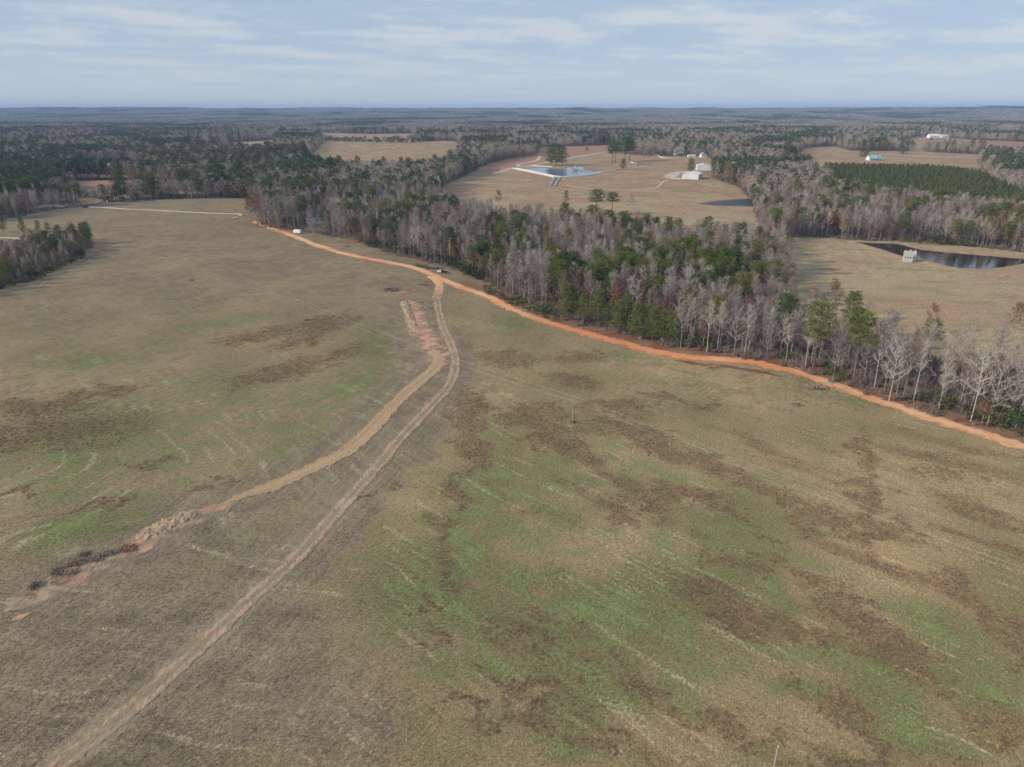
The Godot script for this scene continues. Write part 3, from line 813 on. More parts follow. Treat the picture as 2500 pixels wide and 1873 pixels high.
# a leafless tree: trunk with main limbs, and a crown of branches and twigs
func make_bare(seed_: int, h: float, spread: float, from: float, limbs: int, bark: Color, twig: Color, leaves := 0, leaf := Color.WHITE, rise := 1.0) -> Array:
	rng.seed = seed_
	var t := Mb.new()
	var b := Mb.new()
	var pts := [Vector3(0, -0.4, 0)]
	var rad := [h * 0.0095]
	var lean := Vector3(rr(-1, 1), 0, rr(-1, 1)) * 0.035 * h
	for k in range(1, 6):
		var f := k / 5.0
		pts.append(Vector3(rr(-0.12, 0.12), h * 0.94 * f, rr(-0.12, 0.12)) + lean * f * f)
		rad.append(h * 0.0088 * (1.0 - 0.84 * f))
	t.tube(pts, rad, 6, bark * 0.82)
	var spin := rr(0, TAU)
	for k in limbs:
		var f := from + (0.97 - from) * pow((k + 0.5) / limbs, 0.85)
		var g := (f - from) / (1.0 - from)
		spin += 2.4 + rr(-0.4, 0.4)
		var seg := f * 5.0
		var j := mini(int(seg), 4)
		var p0: Vector3 = (pts[j] as Vector3).lerp(pts[j + 1], seg - j)
		var ln := h * spread * (1.0 - 0.55 * g) * rr(0.75, 1.2)
		var el := lerpf(0.45, 1.05, g) * rise + rr(-0.15, 0.15)
		var dir := Vector3(cos(spin) * cos(el), sin(el), sin(spin) * cos(el))
		var lp := [p0]
		for s in range(1, 4):
			dir = (dir + Vector3(0, 0.16, 0) + any_dir() * 0.13).normalized()
			lp.append((lp[-1] as Vector3) + dir * ln / 3.0)
		var r0 := h * 0.0058 * (1.0 - 0.45 * g)
		t.tube(lp, [r0, r0 * 0.72, r0 * 0.45, r0 * 0.16], 4, bark)
		for s in 6:
			var fs := 0.25 + 0.75 * (s + rr(0.0, 1.0)) / 6.0
			var js := mini(int(fs * 3.0), 2)
			var q: Vector3 = (lp[js] as Vector3).lerp(lp[js + 1], fs * 3.0 - js)
			var sd := (dir * 0.7 + any_dir() * 0.85 + Vector3(0, 0.35, 0)).normalized()
			var sl := ln * rr(0.32, 0.52)
			var m := q + sd * sl * 0.5 + any_dir() * sl * 0.07
			var e := m + (sd + any_dir() * 0.35 + Vector3(0, 0.2, 0)).normalized() * sl * 0.5
			var r1 := r0 * 0.36
			b.tube([q, m, e], [r1, r1 * 0.7, r1 * 0.3], 3, bark.lerp(twig, 0.45))
			for w in 7:
				var a := q.lerp(m, rr(0.3, 1.0)) if w < 3 else m.lerp(e, rr(0.0, 1.0))
				var td := (sd + any_dir() * 1.0 + Vector3(0, 0.3, 0)).normalized()
				sliver(b, a, a + td * rr(0.05, 0.085) * h, 0.0035 * h, twig * rr(0.8, 1.2))
			if leaves > 0: clump(b, e.lerp(m, 0.3), 0.055 * h, leaves, 0.030 * h, leaf, 0.8)
	return [t.mesh(), b.mesh()]

# a pine: straight trunk, whorled branches that carry tufts of needles
func make_pine(seed_: int, h: float, from: float, rad: float, tufts: int, needle: Color, cone := 0.0) -> Array:
	rng.seed = seed_
	var t := Mb.new()
	var b := Mb.new()
	var bark := lin(0.155, 0.115, 0.090)
	var lean := Vector3(rr(-1, 1), 0, rr(-1, 1)) * 0.02 * h
	var pts := []
	var r := []
	for k in 6:
		var f := k / 5.0
		pts.append(Vector3(0, -0.4 + (h * 0.97 + 0.4) * f, 0) + lean * f * f)
		r.append(h * 0.0125 * (1.0 - 0.88 * f))
	t.tube(pts, r, 6, bark)
	var spin := rr(0, TAU)
	for k in tufts:
		var g := (k + rr(0.0, 1.0)) / tufts
		var f := from + (1.0 - from) * g
		spin += 2.4 + rr(-0.5, 0.5)
		var shape := lerpf(sqrt(maxf(0.0, 1.0 - pow(absf(g - 0.38) / 0.66, 2.0))), 1.04 - g, cone)
		var reach := h * rad * shape * rr(0.55, 1.15) + 0.15
		var p0 := lean * f * f + Vector3(0, h * f * 0.97, 0)
		var e := p0 + Vector3(cos(spin) * reach, reach * rr(-0.05, 0.35), sin(spin) * reach)
		if reach > 0.8: t.tube([p0, p0.lerp(e, 0.55) + Vector3(0, -0.1, 0), e], [h * 0.0035, h * 0.0022, h * 0.0008], 3, bark)
		var col := needle * rr(0.78, 1.22)
		clump(b, e, h * 0.046 * rr(0.7, 1.3), 38, h * 0.022, col, 0.5)
		if reach > h * 0.07: clump(b, p0.lerp(e, 0.55), h * 0.040, 22, h * 0.021, col, 0.5)
	return [t.mesh(), b.mesh()]

func make_shrub(seed_: int, r: float, h: float, col: Color, n := 26) -> Mesh:
	rng.seed = seed_
	var b := Mb.new()
	for k in 6:
		var w := rr(0, TAU)
		b.tube([Vector3(0, -0.1, 0), Vector3(cos(w) * r * 0.5, h * 0.7, sin(w) * r * 0.5)], [0.05, 0.02], 3, lin(0.12, 0.09, 0.07))
	for k in n:
		var u := any_dir()
		clump(b, Vector3(u.x * r * 0.75, h * 0.5 + u.y * h * 0.42, u.z * r * 0.75), r * 0.34, 13, r * 0.22, col * rr(0.75, 1.25), 0.8)
	return b.mesh()

# dry brush: a tangle of stems
func make_brush(seed_: int, r: float, h: float, col: Color, n := 260) -> Mesh:
	rng.seed = seed_
	var b := Mb.new()
	for k in n:
		var w := rr(0, TAU)
		var p := Vector3(cos(w), 0, sin(w)) * r * sqrt(rr(0, 1)) * 0.7
		var q := p + Vector3(rr(-0.4, 0.4) * r, h * rr(0.35, 1.0) * (1.1 - p.length() / r * 0.7), rr(-0.4, 0.4) * r)
		sliver(b, p, q, 0.10 * rr(0.6, 1.4), col * rr(0.6, 1.4))
		sliver(b, p.lerp(q, 0.5), q + any_dir() * 0.3 * r, 0.07, col * rr(0.6, 1.4))
	return b.mesh()

func far_bare(seed_: int, h: float, col: Color) -> Mesh:
	rng.seed = seed_
	var b := Mb.new()
	sliver(b, Vector3.ZERO, Vector3(0, h, 0), 0.6, col)
	sliver(b, Vector3.ZERO, Vector3(0, h, 0), 0.6, col)
	for k in 140:
		var g := rr(0.0, 1.0)
		var w := rr(0, TAU)
		var r := h * 0.21 * sqrt(maxf(0.05, 1.0 - pow((g - 0.35) / 0.68, 2.0))) * sqrt(rr(0.05, 1.0))
		var p := Vector3(cos(w) * r, h * (0.30 + 0.58 * g), sin(w) * r)
		sliver(b, p, p + Vector3(cos(w) * rr(0.2, 0.9), rr(0.9, 2.2), sin(w) * rr(0.2, 0.9)), 0.40, col * rr(0.75, 1.25))
	return b.mesh()

func far_pine(seed_: int, h: float, from: float, rad: float, col: Color, n := 90, cone := 0.0) -> Mesh:
	rng.seed = seed_
	var b := Mb.new()
	sliver(b, Vector3.ZERO, Vector3(0, h * 0.95, 0), 0.7, lin(0.155, 0.115, 0.09))
	sliver(b, Vector3.ZERO, Vector3(0, h * 0.95, 0), 0.7, lin(0.155, 0.115, 0.09))
	for k in n:
		var g := (k + 0.5) / n
		var w := k * 2.4
		var r := h * rad * lerpf(sqrt(maxf(0.0, 1.0 - pow(absf(g - 0.38) / 0.64, 2.0))), 1.05 - g, cone) * rr(0.5, 1.1)
		clump(b, Vector3(cos(w) * r, h * (from + (0.98 - from) * g), sin(w) * r), h * 0.05, 3, h * 0.085, col * rr(0.75, 1.25))
	return b.mesh()

func grove(seed_: int, bare: Color, pine: Color, pines: float) -> Mesh:
	rng.seed = seed_
	var b := Mb.new()
	for k in 34:
		var p := Vector3(rr(-24, 24), 0, rr(-24, 24))
		var h := rr(15.0, 24.0)
		var is_pine := rng.randf() < pines
		var col := (pine if is_pine else bare) * rr(0.75, 1.25)
		for j in 16:
			var u := any_dir()
			clump(b, p + Vector3(u.x * 3.6, h * 0.62 + u.y * h * 0.34, u.z * 3.6), 1.2, 2, 2.6, col * rr(0.8, 1.2))
	return b.mesh()

func scatter(parent: Node3D, called: String, m: Mesh, material: Material, where: Array, tints: Array) -> void:
	if where.is_empty(): return
	var mm := MultiMesh.new()
	mm.transform_format = MultiMesh.TRANSFORM_3D
	mm.use_colors = true
	mm.mesh = m
	mm.instance_count = where.size()
	for k in where.size():
		mm.set_instance_transform(k, where[k])
		mm.set_instance_color(k, tints[k])
	var o := MultiMeshInstance3D.new()
	o.multimesh = mm
	o.material_override = material
	var nm := called
	var j := 0
	while parent.has_node(NodePath(nm)):
		j += 1
		nm = "%s_%03d" % [called, j]
	o.name = nm
	o.set_meta("kind", "stuff")
	parent.add_child(o, true)

# where pines stand thick in the wood beyond the dirt road
var pine_spots := [97.1, 370.6, 28.1, -6.2, 8, 33.4,
		56.4, 370.6, 11.7, -4.1, 3.2, 22.9,
		42.2, 323.1, 0, 0, 0, 0.1,
		-12.3, 404.2, 12.2, -7.3, -0.6, 21.9,
		7.2, 455.8, 17.8, -6.1, 0.4, 24.3,
		30.8, 358.5, 9.1, -5.9, 1.5, 19.5,
		134.6, 344.4, 5.6, -3.6, 7.1, 20,
		75.8, 307.6, 7.7, -3, 1.6, 7.4,
		86.9, 420.6, 24.4, -2.6, 3.5, 18.3]

func pine_share(x: float, d: float) -> float:
	if d < 720.0:
		var s := 0.03
		for k in range(0, pine_spots.size(), 6):
			var t := Transform2D(Vector2(pine_spots[k + 2], pine_spots[k + 3]), Vector2(pine_spots[k + 4], pine_spots[k + 5]), Vector2.ZERO)
			if absf(t.determinant()) < 1.0: continue
			var l := (t.affine_inverse() * (Vector2(x, d) - Vector2(pine_spots[k], pine_spots[k + 1]))).length()
			s = maxf(s, 0.30 * smoothstep(1.25, 0.7, l))
		if x > 60.0 and d < 300.0: return 0.01
		return maxf(s, 0.3 * smoothstep(0.36, 0.58, n_far.get_noise_2d(x * 9.0, d * 9.0)))
	var left := smoothstep(-150.0, -420.0, x) * smoothstep(2200.0, 900.0, d)
	return clampf(0.05 + 0.09 * left + 1.2 * maxf(0.0, n_far.get_noise_2d(x * 2.6 + 40.0, d * 2.2) - 0.22), 0.0, 0.6)

var bare_kinds := []
var pine_kinds := []
var oak_kinds := []
var bare_tints := [Color(1.0, 1.0, 1.0), Color(0.86, 0.80, 0.80), Color(1.22, 1.20, 1.20), Color(0.78, 0.68, 0.66)]
var pine_tints := [Color(1, 1, 1), Color(1.18, 1.1, 0.9), Color(0.8, 0.9, 0.9), Color(1.3, 1.12, 0.85)]
var oak_tints := [Color(1, 1, 1), Color(0.75, 0.75, 0.75), Color(1.2, 1.05, 0.9)]

func plant(kind: Array, called: String, x: float, d: float, h: float, turn: float, tint: Color, label: String, category: String, group := "") -> Node3D:
	var o := thing(called, at(x, d), turn, label, category, group)
	var s: float = h / float(kind[2])
	o.scale = Vector3(s, s, s)
	part("trunk", kind[0], mat(Color(1, 1, 1).lerp(tint, 0.6), 0.95), o)
	part("crown", kind[1], mat(tint, 0.95), o)
	return o

func build_kinds() -> void:
	var pale := lin(0.49, 0.465, 0.445)
	var grey := lin(0.37, 0.342, 0.31)
	var twig := lin(0.37, 0.338, 0.300)
	var mauve := lin(0.315, 0.278, 0.250)
	bare_kinds = [make_bare(11, 18.0, 0.17, 0.42, 15, grey, twig) + [18.0], make_bare(12, 18.0, 0.19, 0.36, 16, grey, mauve) + [18.0], make_bare(13, 18.0, 0.15, 0.48, 14, pale, twig) + [18.0],
		make_bare(14, 18.0, 0.22, 0.34, 17, grey, twig) + [18.0], make_bare(15, 18.0, 0.34, 0.30, 18, pale, twig, 0, Color.WHITE, 0.85) + [18.0], make_bare(16, 18.0, 0.38, 0.24, 20, grey, mauve, 0, Color.WHITE, 0.8) + [18.0]]
	pine_kinds = [make_pine(21, 20.0, 0.50, 0.19, 62, lin(0.105, 0.146, 0.046)) + [20.0], make_pine(22, 20.0, 0.42, 0.17, 66, lin(0.098, 0.136, 0.046)) + [20.0], make_pine(23, 20.0, 0.56, 0.20, 56, lin(0.108, 0.148, 0.048)) + [20.0],
		make_pine(24, 15.0, 0.14, 0.21, 84, lin(0.125, 0.172, 0.052), 0.45) + [15.0], make_pine(25, 15.0, 0.22, 0.19, 76, lin(0.108, 0.150, 0.048), 0.35) + [15.0]]
	oak_kinds = [make_bare(31, 17.0, 0.30, 0.28, 14, grey, lin(0.16, 0.10, 0.07), 9, lin(0.23, 0.115, 0.065), 0.85) + [17.0], make_bare(32, 17.0, 0.26, 0.30, 14, grey, lin(0.16, 0.12, 0.08), 10, lin(0.19, 0.165, 0.082), 0.9) + [17.0],
		make_bare(33, 17.0, 0.28, 0.26, 14, grey, lin(0.16, 0.08, 0.06), 9, lin(0.215, 0.085, 0.060), 0.85) + [17.0]]

var road_line := PackedVector2Array()

# where in the woods a tree stands: by what one finds beside it, and how deep in
func place_name(x: float, d: float) -> String:
	if x > 175.0 and d > 400.0: return "left of the dark pond's far bank" if x < 250.0 else "behind the dark pond" if x < 340.0 else "behind the dark pond, far right"
	if x < -120.0 and d < 560.0: return "in the clump at the left edge"
	if d > 430.0 and x < 60.0: return "near the grove and trailer" if x < -150.0 else "above the yard and hedge" if x < -50.0 else "left of the hay field"
	if x > 150.0 and d > 330.0: return "beside the hay field's left edge"
	if d > 430.0: return "at the hay field's near edge"
	var near := 1e9
	for k in road_line.size() - 1: near = minf(near, Vector2(x, d).distance_to(Geometry2D.get_closest_point_to_segment(Vector2(x, d), road_line[k], road_line[k + 1])))
	var row := "front row" if near < 15.0 else "second rank" if near < 26.0 else "deeper" if near < 45.0 else "far back"
	var spot := "behind the truck" if x < -12.0 else "left of the pine row" if x < 16.0 else "at the pine row" if x < 66.0 else "right of the pine row" if x < 90.0 else "by the two tall pines" if x < 122.0 else "by the lone spreading tree" if x < 140.0 else "at the right edge"
	return row + " " + spot

func build_woods() -> void:
	road_line = pairs([-39.9, 414.2, -13.9, 372.7, 0.9, 344.4, 16, 319.9, 29.6, 303.2, 44.1, 288.8, 58.8, 273.1, 71.8, 264.9, 86.4, 258.8, 105.5, 247.9, 114.8, 237.2, 122.5, 218.9, 132.4, 208.8, 139.9, 196.7, 148.3, 185.8, 154.7, 173.1])
	var near := {"bare": [], "pine": [], "oak": []}
	var mid := {"bare": [], "pine": [], "oak": [], "crop": []}
	rng.seed = 501
	var bands := [[196.0, 760.0, 4.3, 0.80, 40.0], [760.0, 1500.0, 6.2, 0.78, 40.0], [1500.0, 3000.0, 9.0, 0.76, 60.0]]
	for bd in bands:
		var cell: float = bd[2]
		var d: float = bd[0]
		while d < bd[1]:
			var half: float = d * bd[3] + bd[4]
			var x := -half
			while x < half:
				var px := x + rr(0.0, cell)
				var pd := d + rr(0.0, cell)
				x += cell
				var cl := cover_at(px, pd)
				if cl == 4:
					mid.crop.append([px, pd, rr(10.5, 13.0)])
					continue
				if cl != 0 and cl != 7: continue
				if pd < 760.0 and cl == 0 and n_mid.get_noise_2d(px * 0.6, pd * 0.6) < -0.33: continue
				if pd < 330.0 and px > 14.0 and cl == 0:
					var edge := 1e9
					for e in road_line.size() - 1: edge = minf(edge, Vector2(px, pd).distance_to(Geometry2D.get_closest_point_to_segment(Vector2(px, pd), road_line[e], road_line[e + 1])))
					if edge < (19.0 if px < 68.0 else 8.0 if px > 100.0 and px < 145.0 else 2.0): continue
				var v := rng.randf()
				var ps := pine_share(px, pd)
				var big := 1.0 + 0.18 * n_far.get_noise_2d(px * 4.0, pd * 4.0)
				var k := "bare"
				if cl == 7:
					ps = 0.06
					if v > 0.45: v = 0.99
				if v < ps: k = "pine"
				elif v > 0.945 - 0.25 * smoothstep(0.1, 0.4, n_far.get_noise_2d(px * 7.0 + 500.0, pd * 7.0)): k = "oak"
				var h := (rr(17.0, 23.0) if k == "pine" else rr(11.0, 21.0) if k == "bare" else rr(11.0, 17.0)) * big
				if pd < 300.0 and px > 70.0:
					if rng.randf() < 0.3: continue
					h *= rr(0.75, 1.1)
				h *= 1.0 + 0.2 * smoothstep(650.0, 950.0, pd)
				if cl == 7: h *= 0.62
				(near if pd < 760.0 else mid)[k].append([px, pd, h])
			d += cell
	# the trees that show largest are things of their own
	var nodes := {"bare": [bare_kinds, bare_tints, "bare_tree", "slender leafless tree with fine grey twigs", 300], "pine": [pine_kinds, pine_tints, "pine_tree", "tall green pine among leafless trees", 300], "oak": [oak_kinds, oak_tints, "brown_tree", "tree still holding brown autumn leaves", 160]}
	for k in nodes:
		var spec: Array = nodes[k]
		var all: Array = near[k]
		for t in all: t.append(t[2] / t[1] if absf(t[0]) < t[1] * 0.68 + 30.0 else 0.0)
		all.sort_custom(func(a: Array, b: Array) -> bool: return a[3] > b[3])
		var wood := Node3D.new()
		wood.name = numbered({"bare": "bare_woodland", "pine": "pine_woodland", "oak": "brown_woodland"}[k])
		add_child(wood)
		meta(wood, {"bare": "grey leafless woodland massed behind the nearest trees", "pine": "dark green pines massed behind the nearest trees", "oak": "brown-leaved trees scattered through the woods behind"}[k], "woodland", "", "stuff")
		var where := []
		var tints := []
		for v in spec[0].size():
			where.append([])
			tints.append([])
		for n in all.size():
			var t: Array = all[n]
			var v := rng.randi_range(0, spec[0].size() - 1)
			if k == "bare" and v > 3 and rng.randf() < 0.6: v = rng.randi_range(0, 3)
			if k == "pine" and v > 2 and rng.randf() < 0.7: v = rng.randi_range(0, 2)
			if k == "bare" and t[1] < 300.0 and t[0] > 70.0 and rng.randf() < 0.4: v = rng.randi_range(3, 5)
			if k == "oak" and t[0] < -170.0 and t[1] < 560.0: v = 1
			var tint: Color = spec[1][rng.randi_range(0, spec[1].size() - 1)]
			if n < spec[4]:
				var look: String = spec[3]
				var tall: String = "tall " if t[2] > 20.0 else "low " if t[2] < 15.0 else ""
				var ti_: int = spec[1].find(tint)
				if k == "oak": look = tall + ["bright ", "dark ", "pale "][ti_] + ["rusty brown leafed tree", "olive brown leafed tree", "dark red leafed tree"][v]
				elif k == "bare": look = tall + ["grey", "dusky grey", "whitish", "brownish"][ti_] + (" spreading bare tree" if v > 3 else " slender bare tree")
				else: look = tall + ["green", "yellow-green", "bluish green", "bright green"][ti_] + (" bushy pine" if v > 2 else " pine")
				var spot := place_name(t[0], t[1])
				plant(spec[0][v], spec[2], t[0], t[1], t[2], rr(0, TAU), tint, look + ", " + spot, "tree" if k != "pine" else "pine tree", look + "s " + spot)
			else:
				var s: float = t[2] / float(spec[0][v][2])
				where[v].append(Transform3D(Basis(Vector3.UP, rr(0, TAU)).scaled(Vector3(s, s, s)), at(t[0], t[1])))
				tints[v].append(tint * rr(0.85, 1.15))
		for v in spec[0].size():
			scatter(wood, "trunks", spec[0][v][0], mat(), where[v], tints[v])
			scatter(wood, "crowns", spec[0][v][1], mat(), where[v], tints[v])
		var far: Array = mid[k]
		var fm := [far_bare(41, 18.0, lin(0.355, 0.312, 0.268)), far_bare(42, 18.0, lin(0.33, 0.28, 0.24))] if k == "bare" else [far_pine(43, 20.0, 0.42, 0.17, lin(0.105, 0.132, 0.066)), far_pine(44, 20.0, 0.30, 0.16, lin(0.10, 0.128, 0.064))] if k == "pine" else [far_pine(45, 16.0, 0.25, 0.24, lin(0.20, 0.135, 0.085))]
		for v in fm.size():
			var wh := []
			var ti := []
			for n in range(v, far.size(), fm.size()):
				var s: float = far[n][2] / (20.0 if k == "pine" else 16.0 if k == "oak" else 18.0)
				wh.append(Transform3D(Basis(Vector3.UP, rr(0, TAU)).scaled(Vector3(s, s, s)), at(far[n][0], far[n][1])))
				ti.append(Color(1, 1, 1) * rr(0.75, 1.25))
			scatter(wood, "crowns", fm[v], mat(), wh, ti)
	# thin brush under the near woods
	var thicket := Node3D.new()
	thicket.name = "undergrowth"
	add_child(thicket)
	meta(thicket, "thin grey brush and saplings under the near woods", "undergrowth", "", "stuff")
	var sap := [make_brush(81, 1.6, 3.2, lin(0.26, 0.215, 0.19), 60), make_brush(82, 1.4, 2.4, lin(0.22, 0.17, 0.14), 60), make_brush(83, 1.2, 5.0, lin(0.24, 0.21, 0.195), 40)]
	var uw := [[], [], []]
	var ut := [[], [], []]
	for n in 26000:
		var d := rr(196.0, 700.0)
		var x := rr(-1.0, 1.0) * (d * 0.78 + 30.0)
		var cl := cover_at(x, d)
		if cl != 0 and cl != 7: continue
		var v := rng.randi_range(0, 2)
		uw[v].append(Transform3D(Basis(Vector3.UP, rr(0, TAU)).scaled(Vector3.ONE * rr(0.6, 1.3)), at(x, d)))
		ut[v].append(Color(1, 1, 1) * rr(0.7, 1.3))
	for v in 3: scatter(thicket, "brush", sap[v], mat(), uw[v], ut[v])
	# rows of young pines in the plantation
	var crop: Array = mid.crop
	var young := far_pine(46, 12.0, 0.10, 0.20, lin(0.110, 0.132, 0.056), 110, 0.8)
	var root := Node3D.new()
	root.name = "pine_plantation"
	add_child(root)
	meta(root, "dense even block of young dark green pines at right", "plantation", "", "stuff")
	var pw := []
	var pt := []
	crop.sort_custom(func(a: Array, b: Array) -> bool: return a[1] < b[1])
	for n in crop.size():
		var s: float = crop[n][2] / 12.0
		pw.append(Transform3D(Basis(Vector3.UP, rr(0, TAU)).scaled(Vector3(s, s, s)), at(crop[n][0], crop[n][1])))
		pt.append(Color(1, 1, 1) * rr(0.75, 1.25))
	scatter(root, "young_pines", young, mat(), pw, pt)
	# the country beyond, grove by grove
	var back := Node3D.new()
	back.name = "distant_forest"
	add_child(back)
	meta(back, "bluish forest rolling away to the horizon", "forest", "", "stuff")
	var gm := [grove(51, lin(0.33, 0.29, 0.265), lin(0.08, 0.095, 0.045), 0.10), grove(52, lin(0.32, 0.28, 0.25), lin(0.08, 0.095, 0.045), 0.40), grove(53, lin(0.25, 0.21, 0.19), lin(0.062, 0.090, 0.042), 0.85)]
	var gw := [[], [], []]
	var gt := [[], [], []]
	var gd := 3000.0
	while gd < 15500.0:
		var cell := 42.0 if gd < 6000.0 else 62.0
		var half := gd * 0.76
		var gx := -half
		while gx < half:
			var px := gx + rr(0, cell * 0.6)
			var pd := gd + rr(0, cell * 0.6)
			gx += cell
			if cover_at(px, pd) != 0: continue
			var ps := n_far.get_noise_2d(px * 0.9, pd * 0.55) + rr(-0.12, 0.12)
			var v := 0 if ps < 0.14 else 1 if ps < 0.32 else 2
			var s := rr(0.9, 1.15) * cell / 42.0
			gw[v].append(Transform3D(Basis(Vector3.UP, rr(0, TAU)).scaled(Vector3(s, rr(0.85, 1.2), s)), at(px, pd)))
			gt[v].append(Color(1, 1, 1) * rr(0.8, 1.2))
		gd += cell
	for v in 3: scatter(back, "groves", gm[v], mat(), gw[v], gt[v])
